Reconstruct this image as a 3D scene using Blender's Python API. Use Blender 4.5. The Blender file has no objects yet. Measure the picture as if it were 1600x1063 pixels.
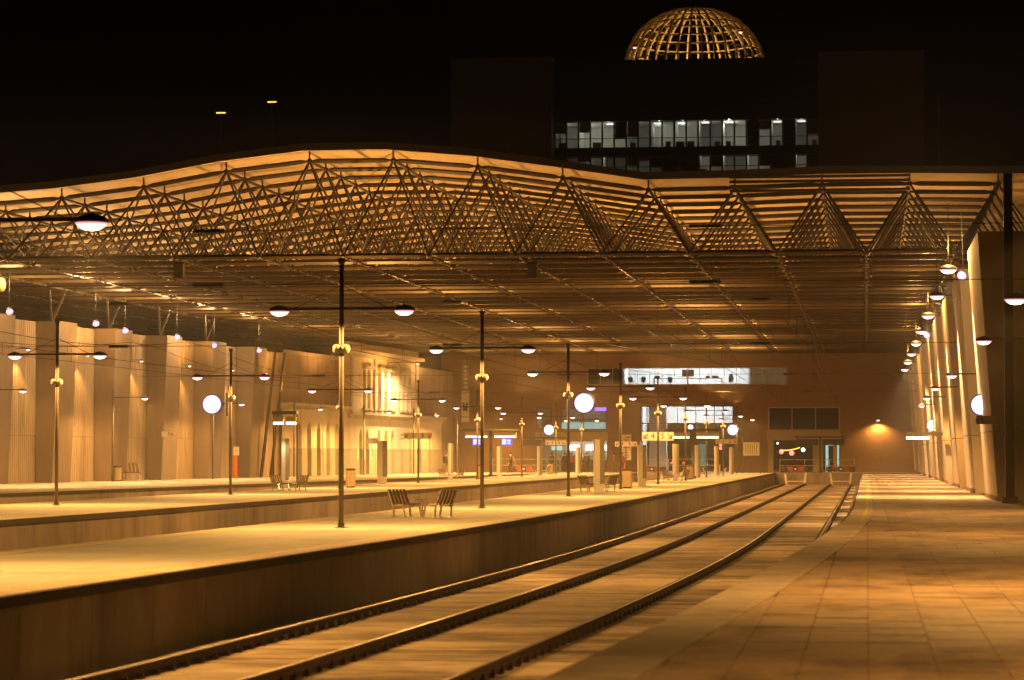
import bpy, math, random
from mathutils import Vector, Matrix
R = math.radians
random.seed(7)
S = bpy.context.scene
COL = S.collection

# ------------------------------------------------------------------ camera, sky, exposure
FPX, HORIZON, VANISH = 4400.0, 712.0, 1355.0        # measured on the 1600 px wide photograph
PITCH = math.atan((HORIZON - 531.5) / FPX)
YAW = math.atan((VANISH - 800) / FPX * math.cos(PITCH))
CAM = Vector((0, 0, 1.5))
cd = bpy.data.cameras.new('camera')
cam = bpy.data.objects.new('camera', cd)
COL.objects.link(cam)
cam.location = CAM
cam.rotation_euler = (R(90) + PITCH, 0, YAW)
cd.sensor_width = 36
cd.lens = 36 * FPX / 1600
cd.clip_start = 0.5
cd.clip_end = 3000
cd.dof.use_dof = True
cd.dof.focus_distance = 105
cd.dof.aperture_fstop = 2.8
S.camera = cam
FW = Vector((-math.sin(YAW) * math.cos(PITCH), math.cos(YAW) * math.cos(PITCH), math.sin(PITCH)))
RT = Vector((math.cos(YAW), math.sin(YAW), 0))
UP = RT.cross(FW)


def ray(x, y):
    return FW + RT * ((x - 800) / FPX) + UP * ((531.5 - y) / FPX)


def at(x, y, Y):                    # the point of the station seen there, at Y metres down the platforms
    d = ray(x, y)
    return CAM + d * (Y / d.y)


def floor_at(x, y, z=0.0):
    d = ray(x, y)
    return CAM + d * ((z - CAM.z) / d.z)


W = bpy.data.worlds.new('World')
S.world = W
W.use_nodes = True
nt = W.node_tree
bg = nt.nodes['Background']
sky = nt.nodes.new('ShaderNodeTexSky')
sky.sky_type = 'NISHITA'
sky.sun_disc = False
sky.sun_elevation = R(-6)
sky.sun_rotation = R(200)
nt.links.new(sky.outputs[0], bg.inputs[0])
bg.inputs[1].default_value = 0.002
S.view_settings.view_transform = 'Standard'
S.view_settings.look = 'None'
S.view_settings.exposure = 0.08
S.view_settings.gamma = 1.0
S.view_settings.use_curve_mapping = False
S.render.engine = 'CYCLES'
S.cycles.use_denoising = True
S.cycles.use_light_tree = True
S.cycles.max_bounces = 6
S.cycles.diffuse_bounces = 3
S.cycles.glossy_bounces = 3
S.cycles.transmission_bounces = 4
S.cycles.sample_clamp_indirect = 4.0
S.cycles.sample_clamp_direct = 0.0
S.cycles.caustics_reflective = False
S.cycles.caustics_refractive = False

SODIUM = (1.0, 0.465, 0.105)
HALIDE = (1.0, 0.60, 0.25)
COOL = (0.82, 0.93, 1.0)
P_LAMP = 1750.0          # pole lamps
P_POOL = 11000.0         # downlights under the roof edge
P_UP = 6600.0           # upward light, mostly added post-top uplights brightening the roof

# ------------------------------------------------------------------ materials


def mat(name, col, rough=0.7, metal=0.0, var=0.18, scale=3.0, bump=0.0, bscale=40.0, stain=None, stain_scale=0.6, stain_amt=0.0, coord='Object', spec=0.5, stretch=None, stain_lo=0.5):
    m = bpy.data.materials.new(name)
    m.use_nodes = True
    n, l = m.node_tree.nodes, m.node_tree.links
    b = n['Principled BSDF']
    b.inputs['Roughness'].default_value = rough
    b.inputs['Metallic'].default_value = metal
    b.inputs['Specular IOR Level'].default_value = spec
    tc = n.new('ShaderNodeTexCoord')
    if coord == 'World':
        src = n.new('ShaderNodeNewGeometry').outputs['Position']
    else:
        src = tc.outputs[coord]
    if stretch:
        mp = n.new('ShaderNodeMapping')
        mp.inputs['Scale'].default_value = stretch
        l.new(src, mp.inputs[0])
        src = mp.outputs[0]
    no = n.new('ShaderNodeTexNoise')
    no.inputs['Scale'].default_value = scale
    no.inputs['Detail'].default_value = 6
    no.inputs['Roughness'].default_value = 0.65
    l.new(src, no.inputs['Vector'])
    rp = n.new('ShaderNodeValToRGB')
    rp.color_ramp.elements[0].position = 0.28
    rp.color_ramp.elements[1].position = 0.72
    rp.color_ramp.elements[0].color = tuple(max(0, c * (1 - var)) for c in col) + (1,)
    rp.color_ramp.elements[1].color = tuple(min(1, c * (1 + var)) for c in col) + (1,)
    l.new(no.outputs[0], rp.inputs[0])
    out = rp.outputs[0]
    if stain:
        n2 = n.new('ShaderNodeTexNoise')
        n2.inputs['Scale'].default_value = stain_scale
        n2.inputs['Detail'].default_value = 7
        n2.inputs['Roughness'].default_value = 0.7
        l.new(src, n2.inputs['Vector'])
        r2 = n.new('ShaderNodeValToRGB')
        r2.color_ramp.elements[0].position = stain_lo
        r2.color_ramp.elements[0].color = (0, 0, 0, 1)
        r2.color_ramp.elements[1].position = stain_lo + 0.18
        r2.color_ramp.elements[1].color = (stain_amt,) * 3 + (1,)
        l.new(n2.outputs[0], r2.inputs[0])
        mx = n.new('ShaderNodeMix')
        mx.data_type = 'RGBA'
        l.new(r2.outputs[0], mx.inputs['Factor'])
        l.new(out, mx.inputs[6])
        mx.inputs[7].default_value = stain + (1,)
        out = mx.outputs[2]
    oi = n.new('ShaderNodeObjectInfo')
    hs = n.new('ShaderNodeHueSaturation')
    mr = n.new('ShaderNodeMapRange')
    mr.inputs['To Min'].default_value = 1 - var * 0.5
    mr.inputs['To Max'].default_value = 1 + var * 0.5
    l.new(oi.outputs['Random'], mr.inputs[0])
    l.new(mr.outputs[0], hs.inputs['Value'])
    l.new(out, hs.inputs['Color'])
    l.new(hs.outputs[0], b.inputs['Base Color'])
    mr2 = n.new('ShaderNodeMapRange')
    mr2.inputs['To Min'].default_value = max(0.03, rough - 0.12)
    mr2.inputs['To Max'].default_value = min(1, rough + 0.12)
    l.new(no.outputs[0], mr2.inputs[0])
    l.new(mr2.outputs[0], b.inputs['Roughness'])
    if bump:
        n3 = n.new('ShaderNodeTexNoise')
        n3.inputs['Scale'].default_value = bscale
        n3.inputs['Detail'].default_value = 4
        l.new(src, n3.inputs['Vector'])
        bp = n.new('ShaderNodeBump')
        bp.inputs['Strength'].default_value = bump
        bp.inputs['Distance'].default_value = 0.02
        l.new(n3.outputs[0], bp.inputs['Height'])
        l.new(bp.outputs[0], b.inputs['Normal'])
    return m


def emis(name, col, strength, sample=False):
    m = bpy.data.materials.new(name)
    m.use_nodes = True
    b = m.node_tree.nodes['Principled BSDF']
    b.inputs['Base Color'].default_value = (0.04, 0.04, 0.04, 1)
    b.inputs['Emission Color'].default_value = col + (1,)
    b.inputs['Emission Strength'].default_value = strength
    b.inputs['Roughness'].default_value = 0.4
    if not sample:
        m.cycles.emission_sampling = 'NONE'
    return m


def glass(name, col, rough=0.05, alpha=0.3):
    m = bpy.data.materials.new(name)
    m.use_nodes = True
    b = m.node_tree.nodes['Principled BSDF']
    b.inputs['Base Color'].default_value = col + (1,)
    b.inputs['Roughness'].default_value = rough
    b.inputs['Alpha'].default_value = alpha
    return m


def radial_emis(name, stops, axes):
    # camera bloom and colour fringing painted in as a dimmer, tinted rim; stops: (radius fraction, colour, strength)
    m = emis(name, (1, 1, 1), 1.0)
    n, l = m.node_tree.nodes, m.node_tree.links
    tc = n.new('ShaderNodeTexCoord')
    mp = n.new('ShaderNodeMapping')
    mp.inputs['Scale'].default_value = axes
    l.new(tc.outputs['Object'], mp.inputs[0])
    ln = n.new('ShaderNodeVectorMath')
    ln.operation = 'LENGTH'
    l.new(mp.outputs[0], ln.inputs[0])
    rp = n.new('ShaderNodeValToRGB')
    top = max(s_[2] for s_ in stops)
    while len(rp.color_ramp.elements) < len(stops):
        rp.color_ramp.elements.new(0.5)
    for e, (p_, c_, k_) in zip(rp.color_ramp.elements, stops):
        e.position = p_
        e.color = tuple(v * k_ / top for v in c_) + (1,)
    l.new(ln.outputs['Value'], rp.inputs[0])
    b = n['Principled BSDF']
    l.new(rp.outputs[0], b.inputs['Emission Color'])
    b.inputs['Emission Strength'].default_value = top
    return m


M = {}
M['ground'] = mat('ground_soil', (0.16, 0.13, 0.10), 0.95, var=0.3)
M['slab'] = mat('track_slab', (0.42, 0.35, 0.26), 0.85, var=0.45, scale=4.5, bump=0.8, bscale=25, stain=(0.045, 0.03, 0.02), stain_scale=0.7, stain_amt=0.9, coord='World', stretch=(0.34, 0.62, 1), stain_lo=0.46)
M['rail'] = mat('rail_rust', (0.05, 0.032, 0.022), 0.7, 0.3, var=0.4, scale=6)
M['railtop'] = mat('rail_polished_head', (0.30, 0.26, 0.22), 0.42, 0.8, var=0.15, scale=3)
M['pave'] = mat('platform_paving', (0.43, 0.455, 0.40), 0.72, var=0.22, scale=0.5, bump=0.25, bscale=18, stain=(0.15, 0.11, 0.075), stain_scale=0.35, stain_amt=0.5, coord='World', stretch=(0.5, 0.8, 1))
M['tile'] = mat('paving_slab', (0.40, 0.305, 0.21), 0.7, var=0.13, scale=1.1, bump=0.3, bscale=30, stain=(0.10, 0.062, 0.035), stain_scale=0.9, stain_amt=0.88, coord='World', stretch=(0.75, 0.42, 1), stain_lo=0.47)
M['joint'] = mat('paving_joint', (0.11, 0.075, 0.048), 0.95, var=0.3)
M['edge'] = mat('dark_edge_strip', (0.045, 0.034, 0.026), 0.85, var=0.35, scale=2)  # near-black strip along the platform lip
M['coping'] = mat('coping_stone', (0.44, 0.39, 0.31), 0.7, var=0.2, scale=1.5, stain=(0.13, 0.1, 0.07), stain_scale=1.0, stain_amt=0.6)
M['yellow'] = mat('yellow_line', (0.60, 0.47, 0.10), 0.65, var=0.25, scale=2, stain=(0.35, 0.3, 0.2), stain_scale=1.5, stain_amt=0.6)
M['pwall'] = mat('platform_side_concrete', (0.30, 0.255, 0.21), 0.9, var=0.2, scale=1.2, bump=0.2, stain=(0.10, 0.075, 0.055), stain_scale=0.8, stain_amt=0.55, stretch=(1, 1, 0.35))
M['conc'] = mat('wall_concrete', (0.46, 0.37, 0.28), 0.88, var=0.16, scale=0.9, bump=0.2, stain=(0.22, 0.17, 0.12), stain_scale=0.7, stain_amt=0.5, stretch=(1, 1, 0.25))
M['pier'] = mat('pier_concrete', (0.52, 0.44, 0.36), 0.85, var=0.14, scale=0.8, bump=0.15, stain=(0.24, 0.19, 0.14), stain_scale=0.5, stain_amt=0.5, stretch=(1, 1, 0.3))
M['steel'] = mat('roof_steel', (0.055, 0.038, 0.022), 0.45, 0.25, var=0.2, scale=2)
M['deck'] = mat('roof_deck', (0.60, 0.48, 0.33), 0.75, var=0.1, scale=1.0)
M['pole'] = mat('pole_steel', (0.10, 0.08, 0.06), 0.7, 0.0, var=0.2, scale=4)
M['dark'] = mat('dark_metal', (0.045, 0.036, 0.030), 0.5, 0.2, var=0.25, scale=5)
M['hood'] = mat('lamp_hood', (0.06, 0.05, 0.04), 0.45, 0.2, var=0.2, scale=8)
M['chrome'] = mat('bench_steel', (0.62, 0.58, 0.52), 0.28, 0.75, var=0.1, scale=8)
M['slat'] = mat('bench_slat', (0.17, 0.12, 0.08), 0.55, var=0.3, scale=9)
M['cream'] = mat('cream_plaster', (0.70, 0.62, 0.49), 0.85, var=0.12, scale=1.2, stain=(0.38, 0.31, 0.22), stain_scale=0.8, stain_amt=0.5, stretch=(1, 1, 0.4))
M['stone'] = mat('facade_stone', (0.48, 0.42, 0.33), 0.85, var=0.15, scale=2, stain=(0.25, 0.2, 0.14), stain_scale=1.2, stain_amt=0.5)
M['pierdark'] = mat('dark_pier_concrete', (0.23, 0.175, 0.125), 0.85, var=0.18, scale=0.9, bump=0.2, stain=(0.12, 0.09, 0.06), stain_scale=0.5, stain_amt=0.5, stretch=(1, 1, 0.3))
M['archdoor'] = mat('arched_door_wood', (0.24, 0.17, 0.10), 0.7, var=0.2)
M['shadedsteel'] = mat('shaded_roof_steel', (0.032, 0.022, 0.014), 0.5, 0.1, var=0.2, scale=2)  # roof steel again, with the upper members' shade put into its colour
M['dado'] = mat('dado_stone', (0.36, 0.33, 0.25), 0.8, var=0.15, scale=2)
M['brick'] = mat('brown_brick', (0.27, 0.165, 0.095), 0.9, var=0.16, scale=2.5, bump=0.3, bscale=9, stretch=(0.6, 1, 2.5))
M['tan'] = mat('tan_panel', (0.45, 0.36, 0.24), 0.7, var=0.12)
M['white'] = mat('white_paint', (0.75, 0.74, 0.72), 0.7, var=0.06)
M['black'] = mat('black_paint', (0.02, 0.018, 0.016), 0.5, var=0.2)
M['red'] = mat('red_paint', (0.27, 0.05, 0.028), 0.6, var=0.2)
M['wood'] = mat('bin_slats', (0.40, 0.31, 0.20), 0.6, var=0.2, scale=6, stretch=(8, 8, 0.5))
M['cable'] = mat('cable_black', (0.025, 0.02, 0.016), 0.7)
M['spk'] = mat('pale_speaker', (0.26, 0.22, 0.17), 0.5, var=0.1)
M['tower'] = mat('tower_cladding', (0.17, 0.13, 0.11), 0.8, var=0.15, scale=0.4)
M['towerdark'] = mat('tower_dark_glass', (0.02, 0.018, 0.016), 0.25, var=0.2)
M['gold'] = mat('dome_timber', (0.50, 0.38, 0.20), 0.6, var=0.2, scale=2)
M['sign'] = mat('sign_plate', (0.80, 0.76, 0.69), 0.5, var=0.06)
M['signgrey'] = mat('sign_grey', (0.30, 0.27, 0.22), 0.5, var=0.08)
M['signred'] = mat('sign_red', (0.5, 0.06, 0.03), 0.5)
M['orange'] = mat('orange_plastic', (0.75, 0.16, 0.03), 0.5)
M['teal'] = mat('teal_panel', (0.08, 0.30, 0.26), 0.5)
M['skin'] = mat('skin', (0.5, 0.32, 0.23), 0.6, var=0.05)
M['hair'] = mat('hair', (0.03, 0.02, 0.015), 0.6)
M['tyre'] = mat('tyre', (0.02, 0.02, 0.02), 0.9)
M['glass'] = glass('window_glass', (0.10, 0.10, 0.10), 0.04, 0.22)
M['blueglass'] = mat('blue_grey_glazing', (0.13, 0.14, 0.19), 0.25, var=0.15, scale=0.6)
M['lens'] = radial_emis('lamp_lens', [(0.0, (1.0, 0.60, 0.34), 30), (0.62, (1.0, 0.60, 0.45), 9), (0.86, (1.0, 0.52, 0.55), 2.2), (1.0, (1.0, 0.42, 0.42), 0.9)], (1 / 0.21, 1 / 0.21, 0))  # pinkish outer stops paint the soft bloom round a glaring lens
M['lensp'] = emis('halide_lens', (0.80, 0.50, 1.0), 1.9)
M['clock'] = radial_emis('clock_face', [(0.0, (0.95, 0.93, 1.0), 6), (0.80, (0.95, 0.92, 1.0), 4), (0.92, (0.62, 0.52, 1.0), 1.7), (1.0, (0.22, 0.14, 1.0), 0.9)], (1 / 0.36, 0, 1 / 0.36))  # violet rim paints colour fringing, the dial has no such ring
M['bar'] = emis('fluorescent_bar', (1.0, 0.78, 0.38), 6)
M['blue'] = emis('blue_screen', (0.08, 0.10, 1.0), 1.1)
M['screenwhite'] = emis('screen_text', (0.8, 0.85, 1.0), 1.6)
M['tail'] = emis('tail_light', (1.0, 0.06, 0.04), 4)
M['redlamp'] = emis('red_lamp', (1.0, 0.10, 0.08), 6)
M['amber'] = emis('amber_neon', (1.0, 0.5, 0.06), 3)
M['bluelamp'] = emis('pale_blue_lamp', (0.6, 0.85, 1.0), 5)
M['ceil'] = emis('lit_ceiling_panel', (0.95, 0.97, 1.0), 3.2)
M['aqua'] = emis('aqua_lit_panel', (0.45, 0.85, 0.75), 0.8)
M['purple'] = emis('purple_sign', (0.25, 0.10, 1.0), 2.5)
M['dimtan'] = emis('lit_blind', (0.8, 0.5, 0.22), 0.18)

# ------------------------------------------------------------------ mesh helpers


class MB:
    def __init__(s):
        s.v, s.f, s.mi = [], [], []
        s.cur = 0

    def add(s, verts, faces):
        o = len(s.v)
        s.v += [tuple(p) for p in verts]
        s.f += [tuple(i + o for i in f) for f in faces]
        s.mi += [s.cur] * len(faces)
        return s

    def box(s, c, d, rot=None):
        hx, hy, hz = d[0] / 2, d[1] / 2, d[2] / 2
        vs = [Vector((x, y, z)) for x in (-hx, hx) for y in (-hy, hy) for z in (-hz, hz)]
        if rot is not None:
            vs = [rot @ p for p in vs]
        c = Vector(c)
        return s.add([p + c for p in vs], [(0, 1, 3, 2), (4, 6, 7, 5), (0, 4, 5, 1), (2, 3, 7, 6), (0, 2, 6, 4), (1, 5, 7, 3)])

    def box2(s, a, b):
        return s.box([(a[i] + b[i]) / 2 for i in range(3)], [abs(b[i] - a[i]) for i in range(3)])

    def bar(s, p, q, w, h=None):          # rectangular bar between two points
        p, q = Vector(p), Vector(q)
        d = q - p
        rot = d.to_track_quat('Y', 'Z').to_matrix()
        return s.box((p + q) / 2, (w, d.length, h or w), rot)

    def tube(s, p, q, r, r2=None, n=8, cap=True):
        p, q = Vector(p), Vector(q)
        r2 = r if r2 is None else r2
        d = (q - p)
        if d.length < 1e-6:
            return s
        rot = d.to_track_quat('Z', 'Y').to_matrix()
        vs = []
        for c, rr in ((p, r), (q, r2)):
            for i in range(n):
                a = 2 * math.pi * i / n
                vs.append(c + rot @ Vector((math.cos(a) * rr, math.sin(a) * rr, 0)))
        fs = [(i, (i + 1) % n, n + (i + 1) % n, n + i) for i in range(n)]
        if cap:
            fs += [tuple(range(n - 1, -1, -1)), tuple(range(n, 2 * n))]
        return s.add(vs, fs)

    def lathe(s, prof, c=(0, 0, 0), n=16, axis=None):
        c = Vector(c)
        rot = axis.to_track_quat('Z', 'Y').to_matrix() if axis is not None else Matrix.Identity(3)
        vs, fs = [], []
        for (r, z) in prof:
            for i in range(n):
                a = 2 * math.pi * i / n
                vs.append(c + rot @ Vector((r * math.cos(a), r * math.sin(a), z)))
        for k in range(len(prof) - 1):
            for i in range(n):
                fs.append((k * n + i, k * n + (i + 1) % n, (k + 1) * n + (i + 1) % n, (k + 1) * n + i))
        fs.append(tuple(range(n - 1, -1, -1)))
        fs.append(tuple((len(prof) - 1) * n + i for i in range(n)))
        return s.add(vs, fs)

    def prism(s, poly, y0, y1, plane='XZ'):    # polygon extruded
        n = len(poly)
        if plane == 'XZ':
            vs = [(a, y0, b) for a, b in poly] + [(a, y1, b) for a, b in poly]
        elif plane == 'YZ':
            vs = [(y0, a, b) for a, b in poly] + [(y1, a, b) for a, b in poly]
        else:
            vs = [(a, b, y0) for a, b in poly] + [(a, b, y1) for a, b in poly]
        fs = [tuple(range(n)), tuple(range(2 * n - 1, n - 1, -1))] + [((i + 1) % n, i, n + i, n + (i + 1) % n) for i in range(n)]
        return s.add(vs, fs)

    def hexa(s, p8):      # bottom four, then top four, in the same order round
        return s.add(p8, [(3, 2, 1, 0), (4, 5, 6, 7), (0, 1, 5, 4), (1, 2, 6, 5), (2, 3, 7, 6), (3, 0, 4, 7)])

    def mesh(s, name, mats, smooth=False):
        me = bpy.data.meshes.new(name)
        me.from_pydata(s.v, [], s.f)
        if not isinstance(mats, (list, tuple)):
            mats = [mats]
        for m_ in mats:
            me.materials.append(M[m_])
        if len(mats) > 1:
            me.polygons.foreach_set('material_index', s.mi)
        if smooth:
            me.polygons.foreach_set('use_smooth', [len(f) <= 4 for f in s.f])
        me.update()
        return me

    def build(s, name, mats, parent=None, smooth=False):
        return link(name, s.mesh(name, mats, smooth), parent)


def link(name, me, parent=None, loc=None):
    o = bpy.data.objects.new(name, me)
    COL.objects.link(o)
    if parent is not None:
        o.parent = parent
    if loc is not None:
        o.location = loc
    return o


def tag(o, label, cat, group=None):
    o['label'] = label
    o['category'] = cat
    if group:
        o['group'] = group
    return o


def thing(name, label, cat, loc=(0, 0, 0), rz=0.0, group=None):
    o = bpy.data.objects.new(name, None)
    COL.objects.link(o)
    o.location = loc
    o.rotation_euler = (0, 0, rz)
    return tag(o, label, cat, group)


def struct(o):
    o['kind'] = 'structure'
    return o


def stuff(o):
    o['kind'] = 'stuff'
    return o


def copy_tree(o, parent=None):
    c = o.copy()
    COL.objects.link(c)
    if parent is not None:
        c.parent = parent
    for ch in list(o.children):
        copy_tree(ch, c)
    return c


def spot(loc, power, col=SODIUM, ang=150, blend=0.6, rad=0.12, aim=None, parent=None):
    d = bpy.data.lights.new('lamp_light', 'SPOT')
    d.energy, d.color, d.spot_size, d.spot_blend, d.shadow_soft_size = power, col, R(ang), blend, rad
    o = bpy.data.objects.new('lamp_light', d)
    COL.objects.link(o)
    o.location = loc
    if aim is not None:
        o.rotation_euler = (Vector(aim) - Vector(loc)).to_track_quat('-Z', 'Y').to_euler()
    if parent is not None:
        o.parent = parent
    return o


def point(loc, power, col=SODIUM, rad=0.15, parent=None):
    d = bpy.data.lights.new('lamp_light', 'POINT')
    d.energy, d.color, d.shadow_soft_size = power, col, rad
    o = bpy.data.objects.new('lamp_light', d)
    COL.objects.link(o)
    o.location = loc
    if parent is not None:
        o.parent = parent
    return o


def text(s, size, name, m_, parent, loc, rot=(R(90), 0, 0)):
    cu = bpy.data.curves.new('t', 'FONT')
    cu.body = s
    cu.size = size
    cu.align_x = 'CENTER'
    cu.align_y = 'CENTER'
    cu.extrude = 0.004
    o = bpy.data.objects.new('t', cu)
    COL.objects.link(o)
    bpy.context.view_layer.update()
    me = bpy.data.meshes.new_from_object(o)
    bpy.data.objects.remove(o)
    me.materials.clear()
    me.materials.append(M[m_])
    r = link(name, me, parent, loc)
    r.rotation_euler = rot
    return r


def in_view(P):
    v = Vector(P) - CAM
    x = 800 + FPX * v.dot(RT) / v.dot(FW)
    return -6 < x < 1606


class Count:                         # counts along a row only what the picture shows
    def __init__(s_):
        s_.n = -1
        s_.out = 0

    def __call__(s_, P, text_):
        if in_view(P):
            s_.n += 1
            return ORD[s_.n] + ' ' + text_
        s_.out += 1
        return text_ + ['', ', just outside the picture', ', farther outside the picture', ', farthest outside the picture'][s_.out]


ORD = ['nearest', 'second nearest', 'third nearest', 'fourth nearest', 'fifth nearest', 'sixth nearest', 'seventh nearest', 'eighth nearest', 'ninth nearest', 'tenth nearest', 'eleventh nearest', 'twelfth nearest']

# ------------------------------------------------------------------ ground, tracks, platforms


def bend(Y):                        # the tracks swing left towards the camera
    d = max(0.0, 85.0 - Y)
    return -4.0e-4 * d * d


def lerp(a, b, t):
    return a + (b - a) * t


g = MB()
g.box2((-900, -300, -1.35), (700, 1500, -1.12))
struct(g.build('ground', 'ground'))

RAIL = -0.83
bed = bpy.data.objects.new('track_bed', None)
COL.objects.link(bed)
struct(bed)
y = 14.0
while y < 246:
    y1 = min(y + 5.0, 246.5)
    m = MB()
    n = 2 if y > 85 else 3
    for i in range(n):
        a, b = lerp(y, y1 - 0.03, i / n), lerp(y, y1 - 0.03, (i + 1) / n)
        dz = random.uniform(-0.006, 0.006)
        L, Rr = -7.75, -0.6
        m.hexa([(L + bend(a), a, -1.12), (Rr + bend(a), a, -1.12), (Rr + bend(b), b, -1.12), (L + bend(b), b, -1.12),
                (L + bend(a), a, -0.985 + dz), (Rr + bend(a), a, -0.985 + dz), (Rr + bend(b), b, -0.985 + dz), (L + bend(b), b, -0.985 + dz)])
    m.build('slab', 'slab', bed)
    y = y1
for (xa, xb, ya, yb) in ((-19.6, -13.3, 35, 246), (-32.5, -26.4, 70, 246)):
    m = MB()
    m.box2((xa, ya, -1.119), (xb, yb, -0.99))
    m.build('slab', 'slab', bed)


def rail_mesh(Xc, Y0, Y1, head):
    prof = [(-0.07, 0), (0.07, 0), (0.07, 0.015), (0.014, 0.04), (0.014, 0.10), (0.036, 0.112), (0.036, 0.14), (0.02, 0.152), (-0.02, 0.152), (-0.036, 0.14), (-0.036, 0.112), (-0.014, 0.10), (-0.014, 0.04), (-0.07, 0.015)]
    m = MB()
    ys = []
    yy = Y0
    while yy < Y1:
        ys.append(yy)
        yy += 2.0 if yy < 90 else 12.0
    ys.append(Y1)
    vs = []
    for yy in ys:
        for (a, b) in prof:
            vs.append((Xc + a + bend(yy), yy, RAIL - 0.152 + b))
    n = len(prof)
    o = len(m.v)
    m.v += vs
    for k in range(len(ys) - 1):
        for i in range(n):
            m.f.append((k * n + i, k * n + (i + 1) % n, (k + 1) * n + (i + 1) % n, (k + 1) * n + i))
            m.mi.append(1 if i in (6, 7, 8) else 0)
    m.f.append(tuple(range(n)))
    m.mi.append(0)
    return m


fast = MB()
fast.box((0, 0, 0.012), (0.22, 0.17, 0.024)).box((0.095, 0, 0.04), (0.05, 0.08, 0.05)).box((-0.095, 0, 0.04), (0.05, 0.08, 0.05)).tube((0.10, 0, 0.05), (0.10, 0, 0.095), 0.016, n=6).tube((-0.10, 0, 0.05), (-0.10, 0, 0.095), 0.016, n=6)
fast_me = fast.mesh('rail_fastener', 'rail')


def track(Xc, label, Y0, Y1, nf):
    t = thing('railway_track', label, 'track')
    for sx in (-0.869, 0.869):
        rail_mesh(Xc + sx, Y0, Y1, 0).build('rail', ['rail', 'railtop'], t)
    k = 0
    yy = Y0 + 0.2
    rest = MB()
    while yy < Y1:
        for sx in (-0.869, 0.869):
            loc = (Xc + sx + bend(yy), yy, RAIL - 0.162)
            if k < nf:
                link('rail_fastener', fast_me, t, loc)
            else:
                rest.box((loc[0], loc[1], loc[2] + 0.03), (0.24, 0.15, 0.06))
            k += 1
        yy += 0.6
    stuff(rest.build('rail_fastener', 'rail', t))


track(-6.10, 'left track of the pair in front, two rails running beside the near platform wall', 24, 241, 280)
track(-2.25, 'right track of the pair in front, curving past the tiled platform edge', 24, 241, 280)
track(-15.0, 'railway track sunk between the two island platforms, against the near one', 40, 244, 0)
track(-29.5, 'railway track sunk between the far island and the left platform', 80, 240, 0)


def platform(name, xl, xr, Y0, Y1, step=2.5, top='pave', left=True, right=True, tiles=False):
    p = bpy.data.objects.new(name, None)
    COL.objects.link(p)
    struct(p)
    ys = []
    yy = Y0
    while yy < Y1 - 0.01:
        ys.append(yy)
        yy += step
    ys.append(Y1)
    body = MB()
    cw = 0.62
    for a, b in zip(ys[:-1], ys[1:]):
        la, lb, ra, rb = xl(a) + cw, xl(b) + cw, xr(a) - cw, xr(b) - cw
        zt = -0.013 if tiles else -0.004
        bj = b if tiles else b - 0.018
        for i_ in range(1 if tiles else 4):
            f0, f1 = (0, 1) if tiles else (i_ / 4, (i_ + 1) / 4)
            g_ = 0 if tiles else 0.012
            body.hexa([(lerp(la, ra, f0), a, -1.1), (lerp(la, ra, f1) - g_, a, -1.1), (lerp(lb, rb, f1) - g_, bj, -1.1), (lerp(lb, rb, f0), bj, -1.1),
                       (lerp(la, ra, f0), a, zt), (lerp(la, ra, f1) - g_, a, zt), (lerp(lb, rb, f1) - g_, bj, zt), (lerp(lb, rb, f0), bj, zt)])
    body.build('paving' if not tiles else 'mortar_bed', 'joint' if tiles else top, p)
    for (on, X, sg) in ((left, xl, 1), (right, xr, -1)):
        for i, (a, b) in enumerate(zip(ys[:-1], ys[1:])):
            b2 = b - 0.015
            A, B = X(a), X(b)
            if on:
                # wall panel under the overhang
                m = MB()
                i0, i1 = 0.10 * sg, 0.60 * sg
                q = [(A + i0, a, -1.1), (A + i1, a, -1.1), (B + i1, b2, -1.1), (B + i0, b2, -1.1), (A + i0, a, -0.14), (A + i1, a, -0.14), (B + i1, b2, -0.14), (B + i0, b2, -0.14)]
                if sg < 0:
                    q = [q[1], q[0], q[3], q[2], q[5], q[4], q[7], q[6]]
                m.hexa(q)
                m.build('wall_panel', 'pwall', p)
            m = MB()
            for (z0, z1, j0, j1, mi) in ((-0.135, -0.008, 0.0, 0.06, 1), (-0.135, 0.0, 0.064, 0.40, 0), (-0.135, 0.001, 0.402, 0.50, 2), (-0.135, 0.0, 0.502, cw - 0.002, 0)):
                m.cur = 0 if (tiles and a < 62) else mi
                i0, i1 = j0 * sg, j1 * sg
                q = [(A + i0, a, z0), (A + i1, a, z0), (B + i1, b2, z0), (B + i0, b2, z0), (A + i0, a, z1), (A + i1, a, z1), (B + i1, b2, z1), (B + i0, b2, z1)]
                if sg < 0:
                    q = [q[1], q[0], q[3], q[2], q[5], q[4], q[7], q[6]]
                m.hexa(q)
            m.build('edge_slab', ['coping', 'edge', 'yellow'], p)
    return p


platform('near_island_platform', lambda Y: -13.1 + 0.6 * bend(Y), lambda Y: -7.9 + bend(Y), 20, 246.9, 2.5)
platform('far_island_platform', lambda Y: -26.4 + 0.03 * min(0, Y - 90), lambda Y: -19.8 + 0.02 * min(0, Y - 75), 45, 246.9, 3.5)
cedge = lambda Y: -34.2 + 0.052 * (Y - 108.7)
wallx = lambda Y: -46.0 + 0.0745 * (Y - 146.0)
platform('left_platform', lambda Y: wallx(Y) - 0.3, cedge, 80, 262, 3.5, left=False)
rp = platform('tiled_platform', lambda Y: -0.45 + bend(Y), lambda Y: 13.0, 4, 246.9, 2.5, right=False, tiles=True)
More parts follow.
